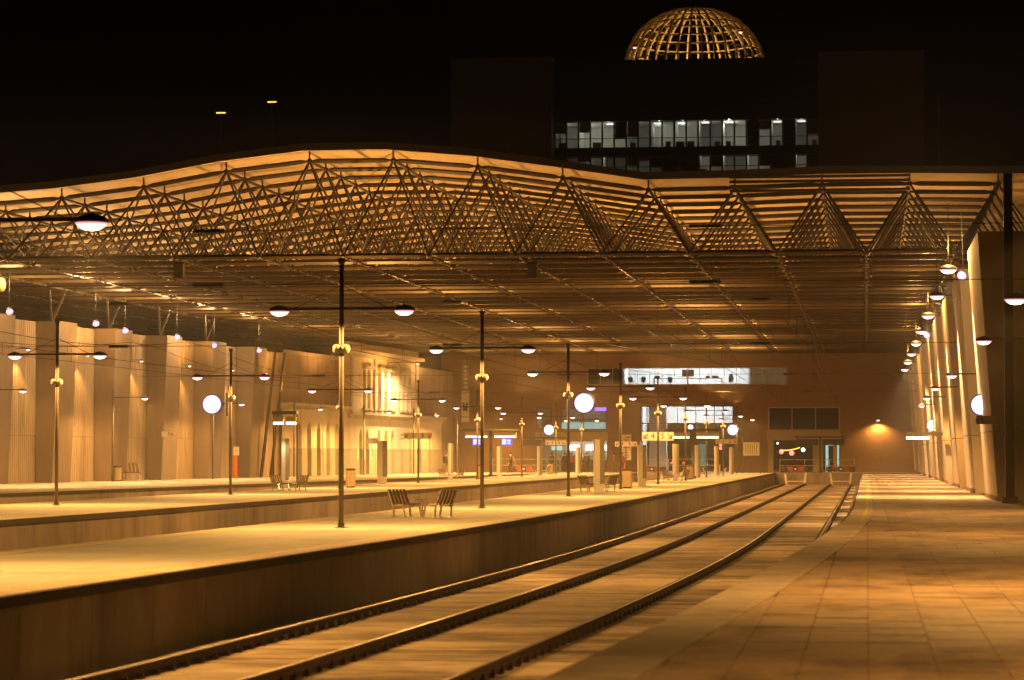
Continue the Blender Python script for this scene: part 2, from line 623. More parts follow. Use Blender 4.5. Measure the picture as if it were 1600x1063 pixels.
# paving slabs of the platform underfoot, the nearest ones each on its own
TW, TL = 0.485, 0.49
tl = MB()
tl.box((0, 0, -0.028), (TW - 0.0055, TL - 0.014, 0.052))
tile_me = tl.mesh('paving_slab', 'tile')
rest = MB()
cnt = 0
row = 0
yy = 18.0
while yy < 246.5:
    x = TW * math.ceil((-0.45 + 0.62 + bend(yy + TL)) / TW) + TW / 2
    off = 0
    ea, eb, gx = -0.45 + 0.625 + bend(yy), -0.45 + 0.625 + bend(yy + TL), x - TW / 2 - 0.005
    if gx - eb > 0.03:
        rest.hexa([(ea, yy, -0.05), (gx, yy, -0.05), (gx, yy + TL - 0.011, -0.05), (eb, yy + TL - 0.011, -0.05), (ea, yy, -0.003), (gx, yy, -0.003), (gx, yy + TL - 0.011, -0.003), (eb, yy + TL - 0.011, -0.003)])
    xmax = 4.6 if yy < 50 else (6.5 if yy < 93 else 4.4)
    first = True
    while x < 12.0 and x < xmax:
        zz = random.uniform(-0.004, 0.002)
        if yy > 19 and cnt < 300 and x < 1.2 + yy * 0.085:
            t_ = link('paving_slab', tile_me, rp, (x + off, yy + TL / 2, zz))
            t_.rotation_euler = (random.uniform(-.003, .003), random.uniform(-.004, .004), 0)
            cnt += 1
        else:
            rest.box((x + off, yy + TL / 2, -0.028 + zz), (TW - 0.0055, TL - 0.014, 0.052))
        x += TW
    yy += TL
stuff(rest.build('paving_slab', 'tile', rp))

con = MB()
con.box2((-44, 247.0, -1.1), (14, 330, -0.003))
struct(con.build('concourse_floor', 'pave'))
st = MB()
st.box2((-200, 330.1, -1.1), (200, 420, -0.05))
struct(st.build('street', 'ground'))

# ------------------------------------------------------------------ walls
# left wall: panels and leaning piers, the line of the wall turns in by four degrees
U = Vector((0.0743, 0.99724, 0)).normalized()
N = Vector((U.y, -U.x, 0))
WP = Vector((-46.0, 146.0, 0))
WTOP = 8.9


def wallpt(s, off, z):
    p = WP + U * s + N * off
    return Vector((p.x, p.y, z))


def wall_s(x, y, off):               # distance along the wall, and height, of a point seen on it
    d = ray(x, y)
    o = WP + N * off
    t = (o - CAM).dot(N) / d.dot(N)
    p = CAM + d * t
    return (p - o).dot(U), p.z


lw = thing('concrete_wall', 'tall concrete panel wall with leaning piers behind the left platform', 'wall')


def slab_on(m, s0, s1, o0, o1, z0, z1, top_shift=0.0):
    q = []
    for z, sh in ((z0, 0.0), (z1, top_shift)):
        q += [wallpt(s0, o0 + sh, z), wallpt(s0, o1 + sh, z), wallpt(s1, o1 + sh, z), wallpt(s1, o0 + sh, z)]
    m.hexa(q)
    return m


s = -30.0
while s < 54.9:
    for (z0, z1) in ((0.0, 2.58), (2.6, WTOP)):
        m = MB()
        w_ = 1.18
        slab_on(m, s, s + w_ - 0.02, -0.25, 0.0 + random.uniform(-0.01, 0.012), z0, z1)
        for bx in (0.3, 0.59, 0.88):
            slab_on(m, s + bx, s + bx + 0.035, 0.012, 0.03, z0 + 0.01, z1 - 0.01)
        m.build('panel', 'conc', lw)
    s += 1.2
m = MB()
slab_on(m, -30, 55, -0.6, -0.26, 0, WTOP)
m.build('backing', 'joint', lw)
while s < 108:
    m = MB()
    slab_on(m, s, s + 3.98, -0.25, 0.0, 0, WTOP + 0.3)
    for i in range(12):
        slab_on(m, s + 0.2 + i * 0.32, s + 0.24 + i * 0.32, 0.002, 0.03, 2.6, WTOP)
    m.build('panel', 'conc', lw)
    s += 4.0
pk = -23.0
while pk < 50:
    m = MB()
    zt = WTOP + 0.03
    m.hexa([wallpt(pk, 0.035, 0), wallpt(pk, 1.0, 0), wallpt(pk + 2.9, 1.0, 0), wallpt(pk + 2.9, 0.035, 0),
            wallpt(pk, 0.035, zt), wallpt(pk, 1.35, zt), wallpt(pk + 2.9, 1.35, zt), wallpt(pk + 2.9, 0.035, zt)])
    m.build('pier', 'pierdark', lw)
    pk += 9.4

# right wall: piers 9.5 m long with glazed bays between, leaning in at the top
rw = thing('pier_wall', 'row of leaning concrete piers with glazed bays along the right platform', 'wall')
XB, XT = 4.25, 3.65
for k in range(9):
    y0, y1 = 94.0 + 19 * k, 103.5 + 19 * k
    zj = 2.3
    for (z0, z1) in ((0.0, zj - 0.012), (zj + 0.012, WTOP)):
        xa, xb = lerp(XB, XT, z0 / WTOP), lerp(XB, XT, z1 / WTOP)
        m = MB()
        m.hexa([(xa, y0, z0), (7.0, y0, z0), (7.0, y1, z0), (xa, y1, z0), (xb, y0, z1), (7.0, y0, z1), (7.0, y1, z1), (xb, y1, z1)])
        m.build('pier', 'pier', rw)
    m = MB()
    m.box2((XB - 0.05 + 0.02, y0 + 0.05, -0.0), (XB + 0.3, y1 - 0.05, 0.16))
    m.build('plinth', 'joint', rw)
    if k < 8:
        m = MB()
        m.box2((5.35, y1 + 0.01, 0.0), (5.45, y1 + 9.49, WTOP))
        m.build('glazing', 'blueglass', rw)
        for i in range(7):
            m = MB()
            yy = y1 + 0.2 + i * 1.5
            m.box2((5.2, yy, 0.0), (5.348, yy + 0.09, WTOP))
            m.build('mullion', 'dark', rw)
        for z in (0.05, 2.3, 5.0):
            m = MB()
            m.box2((5.24, y1 + 0.02, z), (5.349, y1 + 9.48, z + 0.1))
            m.build('transom', 'dark', rw)
m = MB()
m.box2((7.02, 95.0, 0.0), (30, 96.0, 14.0))
tag(m.build('side_building', 'towerdark'), 'unlit dark building face at the right edge behind the first pier', 'building')

# back wall with openings
BY = 256.0


def wall_grid(m, rects, x0, x1, z0, z1, ya, yb):
    xs = sorted({x0, x1, *[r[0] for r in rects], *[r[1] for r in rects]})
    zs = sorted({z0, z1, *[r[2] for r in rects], *[r[3] for r in rects]})
    for a, b in zip(xs[:-1], xs[1:]):
        run = None
        for c, d in zip(zs[:-1], zs[1:]):
            cx, cz = (a + b) / 2, (c + d) / 2
            if not any(r[0] < cx < r[1] and r[2] < cz < r[3] for r in rects):
                m.box2((a, ya, c), (b, yb, d))


def pr(x0, x1, y0, y1, Y=BY):         # a rectangle on the back wall from its corners in the photograph
    a, b = at(x0, y1, Y), at(x1, y0, Y)
    return [a.x, b.x, max(0.0, a.z), b.z]


H = dict(office=pr(918, 1230, 574, 602), hall=pr(1000, 1146, 634, 760), shop_l=pr(838, 862, 637, 671), shop_r=pr(876, 948, 637, 672),
         cafe=pr(838, 948, 690, 760), east=pr(1200, 1312, 636, 673), gate=pr(1200, 1312, 688, 760))
bw = thing('brick_wall', 'brown brick end wall closing the train shed behind the buffers', 'wall')
XL, XR = wallx(BY) - 1.0, 4.3
m = MB()
wall_grid(m, list(H.values()), XL, XR, 0.0, 11.6, BY, BY + 0.4)
m.build('wall', 'brick', bw)


def frame(r, nx, nz, name, parent, m_='dark', w=0.09, Y=BY + 0.05, glassm='glass', dy=0.1):
    x0, x1, z0, z1 = r
    m = MB()
    for i in range(nx + 1):
        x = lerp(x0 + w / 2, x1 - w / 2, i / nx)
        m.box((x, Y, (z0 + z1) / 2), (w, dy, z1 - z0 - 0.004))
    for i in range(nz + 1):
        z = lerp(z0 + w / 2, z1 - w / 2, i / nz)
        m.box((0.5 * (x0 + x1), Y, z), (x1 - x0 - 0.004, dy - 0.01, w))
    win = m.build(name, m_, parent)
    for i in range(nx):
        for j in range(nz):
            a, b = lerp(x0, x1, i / nx), lerp(x0, x1, (i + 1) / nx)
            c, d = lerp(z0, z1, j / nz), lerp(z0, z1, (j + 1) / nz)
            g_ = MB()
            g_.box2((a + w, Y - 0.008, c + w), (b - w, Y + 0.008, d - w))
            g_.build('pane', glassm, win)
    return win


frame(H['office'], 16, 1, 'window', bw, 'tan', 0.07)
frame(H['shop_l'], 1, 1, 'window', bw)
frame(H['shop_r'], 2, 1, 'window', bw)
frame(H['east'], 3, 1, 'window', bw, 'tan')
hx0, hx1, hz0, hz1 = H['hall']
frame([hx0, hx1, 2.85, hz1], 5, 2, 'window', bw)
for r in (H['cafe'], H['gate']):      # tan lintels over the openings
    m = MB()
    m.box2((r[0] - 0.1, BY - 0.08, r[3] + 0.02), (r[1] + 0.1, BY - 0.003, r[3] + 0.85))
    m.build('lintel', 'tan', bw)
# rooms behind the openings


def room(name, label, x0, x1, z0, z1, y0, y1, col='white', openback=False):
    t = thing(name, label, 'room')
    m = MB()
    m.box2((x0 - 0.2, y0, z0 - 0.2), (x1 + 0.2, y1, z0 - 0.01))
    m.build('floor', 'dado', t)
    m = MB()
    m.box2((x0 - 0.2, y0, z1 + 0.01), (x1 + 0.2, y1, z1 + 0.2))
    m.build('ceiling', col, t)
    m = MB()
    m.box2((x0 - 0.2, y0, z0), (x0 - 0.02, y1, z1))
    m.box2((x1 + 0.02, y0, z0), (x1 + 0.2, y1, z1))
    m.build('side_wall', col, t)
    if not openback:
        m = MB()
        m.box2((x0, y1 - 0.15, z0), (x1, y1, z1))
        m.build('back_wall', col, t)
    return t


o_ = H['office']
xa, xb = at(975, 590, BY).x, at(1171, 590, BY).x
ro = room('office_room', 'bright white office behind the upper window strip', xa, xb, o_[2], o_[3] + 0.25, BY + 0.45, BY + 6, 'white')
for i in range(4):
    x = lerp(xa, xb, (i + 0.5) / 4)
    m = MB()
    m.box((x, BY + 3, o_[3] + 0.22), (1.6, 0.6, 0.05))
    m.build('ceiling_light', 'ceil', ro)
    point((x, BY + 2.6, o_[3] - 0.15), 420, COOL, 0.3, ro)
m = MB()
m.box2((o_[0] - 0.1, BY + 1.2, o_[2] - 0.1), (xa - 0.25, BY + 1.3, o_[3] + 0.2))
tag(m.build('window_blind', 'towerdark'), 'dark closed blind behind the left end of the office strip', 'blind')
m = MB()
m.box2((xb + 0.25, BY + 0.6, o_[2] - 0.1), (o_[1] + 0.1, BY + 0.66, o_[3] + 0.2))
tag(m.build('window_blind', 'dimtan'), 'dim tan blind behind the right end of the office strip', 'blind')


def office_chair(x, Y, z, label, tall=0.95):
    t = thing('office_chair', label, 'chair', (x, Y, z))
    m = MB()
    m.tube((0, 0, 0.08), (0, 0, 0.42), 0.03)
    for a in range(5):
        m.bar((0, 0, 0.1), (0.26 * math.cos(a * 1.2566), 0.26 * math.sin(a * 1.2566), 0.05), 0.04)
    m.build('base', 'black', t)
    m = MB()
    m.box((0, 0, 0.46), (0.46, 0.46, 0.08))
    m.build('seat', 'black', t)
    m = MB()
    m.lathe([(0.12, 0), (0.22, 0.1), (0.24, 0.35), (0.16, tall - 0.5)], (0, 0.2, 0.5), 10)
    m.build('backrest', 'black', t)


zf = o_[2]
for (px, lab, Yd) in ((985, 'black office chair at the left end of the bright office', 1.4), (1005, 'round backed office chair second from the left in the bright office', 1.6), (1047, 'small dark office chair in the middle of the bright office', 2.0), (1142, 'tall dark office chair at the right end of the bright office', 1.2)):
    office_chair(at(px, 600, BY + Yd).x, BY + Yd, zf - 0.15, lab, 1.15 if px == 1142 else 0.95)
t = thing('office_desk', 'long office desk with monitor in the bright office window', 'desk', (at(1075, 600, BY + 1.6).x, BY + 1.6, zf - 0.1))
m = MB()
m.box((0, 0, 0.72), (6.5, 0.8, 0.04))
m.build('desktop', 'dark', t)
for x in (-3.1, 0, 3.1):
    m = MB()
    m.box((x, 0, 0.35), (0.06, 0.7, 0.7))
    m.build('leg', 'dark', t)
m = MB()
m.box((0, 0, 1.22), (1.1, 0.06, 0.65))
m.box((0, 0.02, 0.82), (0.1, 0.06, 0.2))
m.build('monitor', 'black', t)
for (px, w_) in ((1027, 0.5), (1106, 0.4), (1118, 0.6)):
    m = MB()
    x = at(px, 600, BY + 1.6).x - t.location.x
    m.box((x, 0, 0.85), (w_, 0.3, 0.22))
    m.tube((x, 0, 0.9), (x + 0.15, 0.05, 1.35), 0.02)
    m.build('desk_clutter', 'dark', t)

# the way out: bright mezzanine above, the street with cars below
m_ = H['hall']
rh = thing('exit_hall', 'bright exit hall with white upper wall seen through the glazed opening', 'room')
mb = MB()
mb.box2((m_[0] + 0.0, BY + 9, 4.5), (m_[1] + 6, BY + 9.3, 7.5))
mb.build('upper_wall', 'white', rh)
mb = MB()
mb.box2((m_[0] - 2, BY + 0.45, 6.8), (m_[1] + 6, BY + 9, 7.0))
mb.build('ceiling', 'white', rh)
mb = MB()
mb.box2((m_[0] - 0.3, BY + 0.5, 0.02), (m_[0] - 0.05, BY + 9, 6.7))
mb.build('side_wall', 'white', rh)
mb = MB()
mb.box2((m_[0] + 0.6, BY + 3, 0.02), (m_[0] + 2.2, BY + 4.2, 6.7))
mb.build('pillar', 'white', rh)
for x in (0.25, 0.6, 0.9):
    mb = MB()
    mb.box((lerp(m_[0], m_[1], x), BY + 5, 6.75), (1.8, 0.5, 0.06))
    mb.build('ceiling_light', 'ceil', rh)
    point((lerp(m_[0], m_[1], x), BY + 5.4, 6.45), 520, COOL, 0.3, rh)
point((lerp(m_[0], m_[1], 0.5), BY + 7, 3.2), 60, HALIDE, 0.3, rh)

s_ = (H['shop_l'][0], H['shop_r'][1], H['shop_l'][2], H['shop_r'][3])
rs = room('upper_shop', 'shop room with shelves behind the upper windows above the cafe', s_[0], s_[1], s_[2], s_[3] + 0.2, BY + 0.45, BY + 5, 'tan')
point((lerp(s_[0], s_[1], 0.35), BY + 2.2, s_[3] - 0.2), 60, HALIDE, 0.2, rs)
point((lerp(s_[0], s_[1], 0.8), BY + 2.2, s_[3] - 0.2), 70, COOL, 0.2, rs)
mb = MB()
mb.box2((H['shop_r'][0], BY + 0.6, s_[2]), (s_[1], BY + 0.64, s_[2] + 0.65))
mb.build('sill_panel', 'aqua', rs)
mb = MB()
mb.box2((H['shop_r'][1] - 1.1, BY - 0.05, s_[3] - 0.3), (H['shop_r'][1] - 0.05, BY - 0.003, s_[3]))
mb.build('lit_sign', 'purple', rs)
for i in range(9):
    mb = MB()
    x = lerp(s_[0] + 0.3, s_[1] - 0.4, (i + 0.5) / 9)
    mb.box((x, BY + 4, s_[2] + 0.55), (0.55, 0.4, random.uniform(0.7, 1.1)))
    mb.build('shelf', random.choice(['red', 'wood', 'white', 'teal', 'slat']), rs)

c_ = H['cafe']
rc = room('cafe', 'lit cafe bar with bottles behind the counter under the upper shop', c_[0], c_[1], 0.0, c_[3] + 0.1, BY + 0.45, BY + 6, 'tan')
for x in (0.2, 0.45, 0.7, 0.9):
    mb = MB()
    mb.box((lerp(c_[0], c_[1], x), BY + 5.4, c_[3] - 0.55), (1.0, 0.2, 0.5))
    mb.build('menu_board', 'ceil' if x > 0.4 else 'aqua', rc)
    point((lerp(c_[0], c_[1], x), BY + 3.5, c_[3] - 0.2), 45, COOL if x > 0.4 else HALIDE, 0.2, rc)
mb = MB()
mb.box2((c_[0] + 1.6, BY + 3.0, 0), (c_[1] - 0.2, BY + 3.8, 1.1))
mb.build('counter', 'slat', rc)
for i in range(24):
    mb = MB()
    x = lerp(c_[0] + 1.9, c_[1] - 0.3, i / 23)
    mb.lathe([(0.05, 0), (0.05, 0.18), (0.02, 0.24), (0.02, 0.32)], (x, BY + 5.2, 1.35 + 0.45 * (i % 2)), 8)
    mb.build('bottle', random.choice(['red', 'white', 'teal', 'orange']), rc)
for z in (1.33, 1.78):
    mb = MB()
    mb.box2((c_[0] + 1.7, BY + 5.05, z - 0.04), (c_[1] - 0.2, BY + 5.4, z))
    mb.build('shelf', 'wood', rc)

e_ = H['east']
re = room('dark_lobby', 'dark lobby behind the windows above the right hand gateway', e_[0], e_[1], e_[2], e_[3], BY + 0.45, BY + 4, 'towerdark')
g_ = H['gate']
rg = room('gateway', 'dim gateway with coloured lights and a glazed door beside the tiled platform', g_[0], g_[1], 0.0, g_[3], BY + 0.45, BY + 7, 'brick', True)
a = at(1282, 720, BY)
for (px, w_, mm) in ((1204, 0.5, 'tan'), (1278, 0.9, 'dado'), (1305, 0.35, 'tan')):
    mb = MB()
    mb.box((at(px, 700, BY + 0.3).x, BY + 0.3, g_[3] / 2), (w_, 0.5, g_[3]))
    mb.build('post', mm, rg)
mb = MB()
x0, x1 = at(1290, 700, BY + 2).x, at(1311, 700, BY + 2).x
mb.box2((x0, BY + 2, 0), (x1, BY + 2.06, 2.6))
mb.build('door_glass', 'aqua', rg)
mb = MB()
mb.box2((x0 + 0.25, BY + 1.9, 0.1), (x0 + 0.8, BY + 1.98, 2.4))
mb.build('door', 'black', rg)
for (px, py, mm, r_) in ((1204, 702, 'redlamp', 0.22), (1206, 692, 'redlamp', 0.12), (1221, 706, 'redlamp', 0.2), (1237, 708, 'redlamp', 0.22), (1255, 703, 'bluelamp', 0.18), (1215, 693, 'bluelamp', 0.08)):
    p = at(px, py, BY + 6)
    t = thing('hanging_lantern', f"{'red' if mm == 'redlamp' else 'pale blue'} glowing lantern hanging in the gateway, {dict([(1204, 'leftmost large one'), (1206, 'small one above the leftmost'), (1221, 'middle one under the amber garland'), (1237, 'right one under the amber garland'), (1255, 'large one right of the garland'), (1215, 'tiny one at the top')])[px]}", 'lantern', p, 0, 'gateway lanterns')
    mb = MB()
    mb.lathe([(r_ * 0.4, -r_), (r_, -r_ * 0.4), (r_, r_ * 0.3), (r_ * 0.4, r_)], n=10)
    mb.build('globe', mm, t)
    mb = MB()
    mb.tube((0, 0, r_), (0, 0, max(r_ + 0.05, g_[3] - p.z)), 0.01, n=5)
    mb.build('cord', 'cable', t)
mb = MB()
pts = [at(1219 + i * 3.1, 704 - 0.08 * (i - 2) ** 2 * 0.9 + (0 if i < 6 else 0), BY + 5.8) for i in range(11)]
for p, q in zip(pts[:-1], pts[1:]):
    mb.tube(p, q, 0.05, n=6)
tag(mb.build('light_garland', 'amber'), 'amber strip of neon light sagging above the red lanterns', 'light strip')

# ------------------------------------------------------------------ old station front set in the left wall
of = thing('old_station_front', 'cream nineteenth century station front with arches and a two storey centre', 'building')
OFF = 0.9


def fs(px):
    return wall_s(px, 700, OFF)[0]


sA, sB, sC, sD = fs(453), fs(545), fs(651), fs(690)
zlow = 4.85
zl2 = 5.0


def arch_wall(m, s0, s1, z0, z1, arches, o0, o1):       # a wall run with arched openings, built in vertical strips
    cuts = []
    for (c, w_, zt) in arches:
        k = 6
        for i in range(k):
            a = c - w_ / 2 + w_ * i / k
            b = a + w_ / k
            u = ((a + b) / 2 - c) / (w_ / 2)
            cuts.append((a, b, zt - w_ * 0.9 * (1 - math.sqrt(max(0, 1 - u * u)))))
    cuts.sort()
    pos = s0
    for (a, b, zt) in cuts:
        if a > pos + 1e-4:
            slab_on(m, pos, a, o0, o1, z0, z1)
        slab_on(m, a, b, o0, o1, zt, z1)
        pos = b
    if pos < s1:
        slab_on(m, pos, s1, o0, o1, z0, z1)


arL = [(fs(x), 1.15, 3.95) for x in (467.8, 483, 497.8, 512.5, 526.5)]
m = MB()
arch_wall(m, sA, sB - 0.05, 2.02, zlow, [(c, w_, z) for c, w_, z in arL], 0.3, OFF)
m.build('wall', 'cream', of)
# dado pieces only between the arches
edges = [sA] + [v for c, w_, z in arL for v in (c - 0.575, c + 0.575)] + [sB - 0.05]
for a, b in zip(edges[0::2], edges[1::2]):
    m2 = MB()
    slab_on(m2, a, b, 0.3, OFF + 0.03, 0.0, 2.0)
    m2.build('dado', 'dado', of)
arR = [(fs(x), 1.05, z) for x, z in ((563.7, 3.6), (573.9, 3.6), (592, 3.6), (603, 3.6), (613.4, 3.6), (628, 3.4), (641, 3.4), (655, 3.4), (672, 3.4))]
m = MB()
arch_wall(m, sB, sD, 2.02, zl2 - 0.6, arR, 0.3, OFF)
m.build('wall', 'cream', of)
edges = [sB] + [v for c, w_, z in arR for v in (c - 0.525, c + 0.525)] + [sD]
for a, b in zip(edges[0::2], edges[1::2]):
    m2 = MB()
    slab_on(m2, a, b, 0.3, OFF + 0.03, 0.0, 2.0)
    m2.build('dado', 'dado', of)
for (c, w_, z) in arL + arR:          # recessed doors inside the arches
    m = MB()
    slab_on(m, c - w_ / 2 - 0.1, c + w_ / 2 + 0.1, 0.1, 0.25, 0.0, z + 0.1)
    d = m.build('arched_door', 'archdoor', of)
    m = MB()
    slab_on(m, c - 0.03, c + 0.03, 0.252, 0.30, 0.0, z)
    slab_on(m, c - w_ / 2, c + w_ / 2, 0.252, 0.29, 1.98, 2.08)
    m.build('frame', 'slat', d)
for (px, zc) in ((558, 2.2), (568.5, 2.2), (579, 2.2)):      # small lit posters
    m = MB()
    c = fs(px)
    slab_on(m, c - 0.28, c + 0.28, OFF + 0.035, OFF + 0.06, 1.2, 2.0)
    m.build('poster', 'bluelamp', of) if False else m.build('poster', 'white', of)
# string course and cornices
for (a, b, z0, z1, o1, mm) in ((sA - 0.3, sB, zlow, zlow + 0.25, OFF + 0.15, 'stone'), (sA - 0.4, sB, zlow + 0.252, zlow + 0.45, OFF + 0.4, 'stone'),
                              (sB - 0.2, sD + 0.3, zl2 - 0.6, zl2 - 0.3, OFF + 0.15, 'stone'), (sB - 0.3, sD + 0.4, zl2 - 0.298, zl2 - 0.1, OFF + 0.45, 'stone')):
    m = MB()
    slab_on(m, a, b, 0.3, o1, z0, z1)
    m.build('cornice', mm, of)
zu0, zu1 = zl2 - 0.09, 9.25
openings = [(567, 571.5), (574, 579), (590, 596), (600, 606), (610, 616), (624, 628.5), (631, 635), (638, 642)]
ops = [(fs(a), fs(b)) for a, b in openings]
m = MB()
pos = sB + 0.05
for a, b in ops:
    slab_on(m, pos, a, 0.3, OFF, zu0, zu1)
    slab_on(m, a, b, 0.3, OFF, zu0, zu0 + 0.35)
    slab_on(m, a, b, 0.3, OFF, 8.35, zu1)
    pos = b
slab_on(m, pos, sC, 0.3, OFF, zu0, zu1)
m.build('upper_wall', 'cream', of)
for a, b in ops:
    m = MB()
    slab_on(m, a + 0.002, b - 0.002, 0.35, 0.5, zu0 + 0.352, 8.348)
    w_ = m.build('window', 'towerdark', of)
    m = MB()
    slab_on(m, (a + b) / 2 - 0.05, (a + b) / 2 + 0.05, 0.502, 0.56, zu0 + 0.4, 8.3)
    for z in (5.8, 6.7, 7.5):
        slab_on(m, a + 0.01, b - 0.01, 0.502, 0.55, z, z + 0.08)
    m.build('glazing_bars', 'white', w_)
    m = MB()
    slab_on(m, a - 0.25, b + 0.25, OFF + 0.004, OFF + 0.3, 8.37, 8.62)
    m.build('window_hood', 'stone', w_)
    m = MB()
    slab_on(m, a - 0.2, b + 0.2, OFF + 0.004, OFF + 0.22, zu0 + 0.2, zu0 + 0.34)
    m.build('sill', 'stone', w_)
for sp in (sB + 0.1, fs(583), fs(619), sC - 0.7):
    m = MB()
    slab_on(m, sp, sp + 0.6, OFF + 0.004, OFF + 0.18, zu0, zu1)
    m.build('pilaster', 'stone', of)
for (z0, z1, o1) in ((zu1, zu1 + 0.3, OFF + 0.2), (zu1 + 0.302, zu1 + 0.55, OFF + 0.55), (zu1 + 0.552, zu1 + 1.1, OFF + 0.1)):
    m = MB()
    slab_on(m, sB - 0.1 - (o1 - OFF), sC + 0.1 + (o1 - OFF), 0.3, o1, z0, z1)
    m.build('cornice', 'stone', of)
p = wallpt(fs(604), OFF + 2.6, 9.0)
t = thing('floodlight', 'glaring floodlight under the cornice of the old station front', 'floodlight', p)
m = MB()
m.box((0, 0, 0.1), (0.3, 0.5, 0.16))
m.tube((0, 0, 0.1), tuple(-N * 2.55 + Vector((0, 0, 0.1))), 0.03)
m.build('housing', 'hood', t)
m = MB()
m.box((0, 0, 0.0), (0.28, 0.46, 0.03))
m.build('lens', 'lens', t)
spot(p + Vector((0, 0, -0.1)), 7000, HALIDE, 165, 0.4, 0.1)
p = wallpt(fs(500), OFF + 2.5, 6.4)

# ------------------------------------------------------------------ roof: space frame and deck
roof = thing('train_shed_roof', 'undulating steel space frame roof with pale deck over all platforms', 'roof')
RY0, RROWS, G = 128.0, 32, 4.0
ZB = 10.72
J0, J1 = -15, 3
top_px = [(96, 310), (220, 293.5), (348, 269), (480, 252), (609, 250), (742, 260), (873, 277), (1010, 297), (1148, 294), (1287, 288), (1423, 287), (1550, 288)]
prof = []
for (x, y) in top_px:
    p = at(x, y, RY0 + 2.0)
    prof.append((p.x, p.z))
prof = [(-66, 12.6), (-50, 12.9)] + prof + [(16, 13.9)]


def topz(X):
    for (a, za), (b, zb) in zip(prof[:-1], prof[1:]):
        if a <= X <= b:
            return lerp(za, zb, (X - a) / (b - a))
    return prof[0][1] if X < prof[0][0] else prof[-1][1]


def chord(m, p, q, r):
    p, q = Vector(p), Vector(q)
    d = (q - p).normalized()
    m.tube(p + d * 0.10, p + d * 0.42, r * 0.3, r, n=6, cap=False)
    m.tube(p + d * 0.42, q - d * 0.42, r, r, n=6, cap=False)
    m.tube(q - d * 0.42, q - d * 0.10, r, r * 0.3, n=6, cap=False)


def node(m, p, r):
    m.lathe([(r * 0.5, -r * 0.85), (r, -r * 0.3), (r, r * 0.3), (r * 0.5, r * 0.85)], p, 6)


bX = [G * j for j in range(J0, J1)]
tX = [G * j + 2 for j in range(J0, J1 - 1)]
diag_rest = MB()
ndiag = 0
for k in range(RROWS):
    Yb, Yt = RY0 + G * k, RY0 + G * k + 2
    m = MB()
    for a, b in zip(bX[:-1], bX[1:]):
        chord(m, (a, Yb, ZB), (b, Yb, ZB), 0.135)
    for a in bX:
        node(m, (a, Yb, ZB), 0.12)
    m.build('bottom_chord', 'steel', roof)
    if k == RROWS - 1:
        break
    m = MB()
    for a, b in zip(tX[:-1], tX[1:]):
        chord(m, (a, Yt, topz(a)), (b, Yt, topz(b)), 0.12)
    for a in tX:
        node(m, (a, Yt, topz(a)), 0.14)
        m.tube((a, Yt, topz(a)), (a, Yt, topz(a) + 0.46), 0.045, n=5)
    m.build('top_chord', 'shadedsteel', roof)
    for a in tX:
        for (dx, dy) in ((-2, -2), (2, -2), (-2, 2), (2, 2)):
            p, q = (a, Yt, topz(a)), (a + dx, Yt + dy, ZB)
            vis = -42 < a < 8
            if ndiag < 296 and vis and k < 8:
                d_ = MB()
                d_.tube(p, q, 0.048, n=6, cap=False)
                d_.build('diagonal_strut', 'shadedsteel', roof, True)
                ndiag += 1
            else:
                diag_rest.tube(p, q, 0.045, n=4, cap=False)
stuff(diag_rest.build('diagonal_strut', 'shadedsteel', roof))
for a in bX:                          # thin longitudinal members
    m = MB()
    m.tube((a, RY0, ZB - 0.02), (a, RY0 + G * (RROWS - 1), ZB - 0.02), 0.06, n=5)
    for k in range((RROWS - 1) * 2):
        m.box((a, RY0 + 2 * k + 1, ZB - 0.02), (0.17, 0.16, 0.17))
    m.build('longitudinal_tie', 'steel', roof)
for a in tX:
    m = MB()
    for k in range(RROWS - 2):
        m.tube((a, RY0 + G * k + 2, topz(a)), (a, RY0 + G * k + 6, topz(a)), 0.08, n=5, cap=False)
    m.build('longitudinal_rib', 'shadedsteel', roof)
dX = sorted(set([-62.0] + [round(p[0], 2) for p in prof if -62 < p[0] < 12] + [12.0]))
for k in range(RROWS - 1):
    ya = RY0 + 1.0 + 4.0 * k
    yb = ya + 3.95
    m = MB()
    for a, b in zip(dX[:-1], dX[1:]):
        za, zb = topz(a) + 0.46, topz(b) + 0.46
        m.hexa([(a, ya, za), (b, ya, zb), (b, yb, zb), (a, yb, za), (a, ya, za + 0.09), (b, ya, zb + 0.09), (b, yb, zb + 0.09), (a, yb, za + 0.09)])
    m.build('deck_panel', 'deck', roof)
m = MB()                              # raised fascia along the front edge
for a, b in zip(dX[:-1], dX[1:]):
    za, zb = topz(a) + 0.56, topz(b) + 0.56
    m.hexa([(a, RY0 + 0.8, za), (b, RY0 + 0.8, zb), (b, RY0 + 1.6, zb), (a, RY0 + 1.6, za), (a, RY0 + 0.8, za + 0.1), (b, RY0 + 0.8, zb + 0.1), (b, RY0 + 1.6, zb + 0.1), (a, RY0 + 1.6, za + 0.1)])
m.build('fascia', 'shadedsteel', roof)
m = MB()                              # front lip hiding part of the deck edge
for a, b in zip(dX[:-1], dX[1:]):
    za, zb = topz(a) + 0.36, topz(b) + 0.36
    m.hexa([(a, RY0 + 0.70, za), (b, RY0 + 0.70, zb), (b, RY0 + 0.78, zb), (a, RY0 + 0.78, za), (a, RY0 + 0.70, za + 0.34), (b, RY0 + 0.70, zb + 0.34), (b, RY0 + 0.78, zb + 0.34), (a, RY0 + 0.78, za + 0.34)])
m.build('front_lip', 'shadedsteel', roof)
for i in range(4):                    # louvres along the right half of the front
    m = MB()
    z = topz(-2) - 0.42 + 0.21 * i
    m.box2((-6.2, RY0 + 0.9, z), (2.0, RY0 + 1.05, z + 0.115))
    m.build('louvre', 'steel', roof)
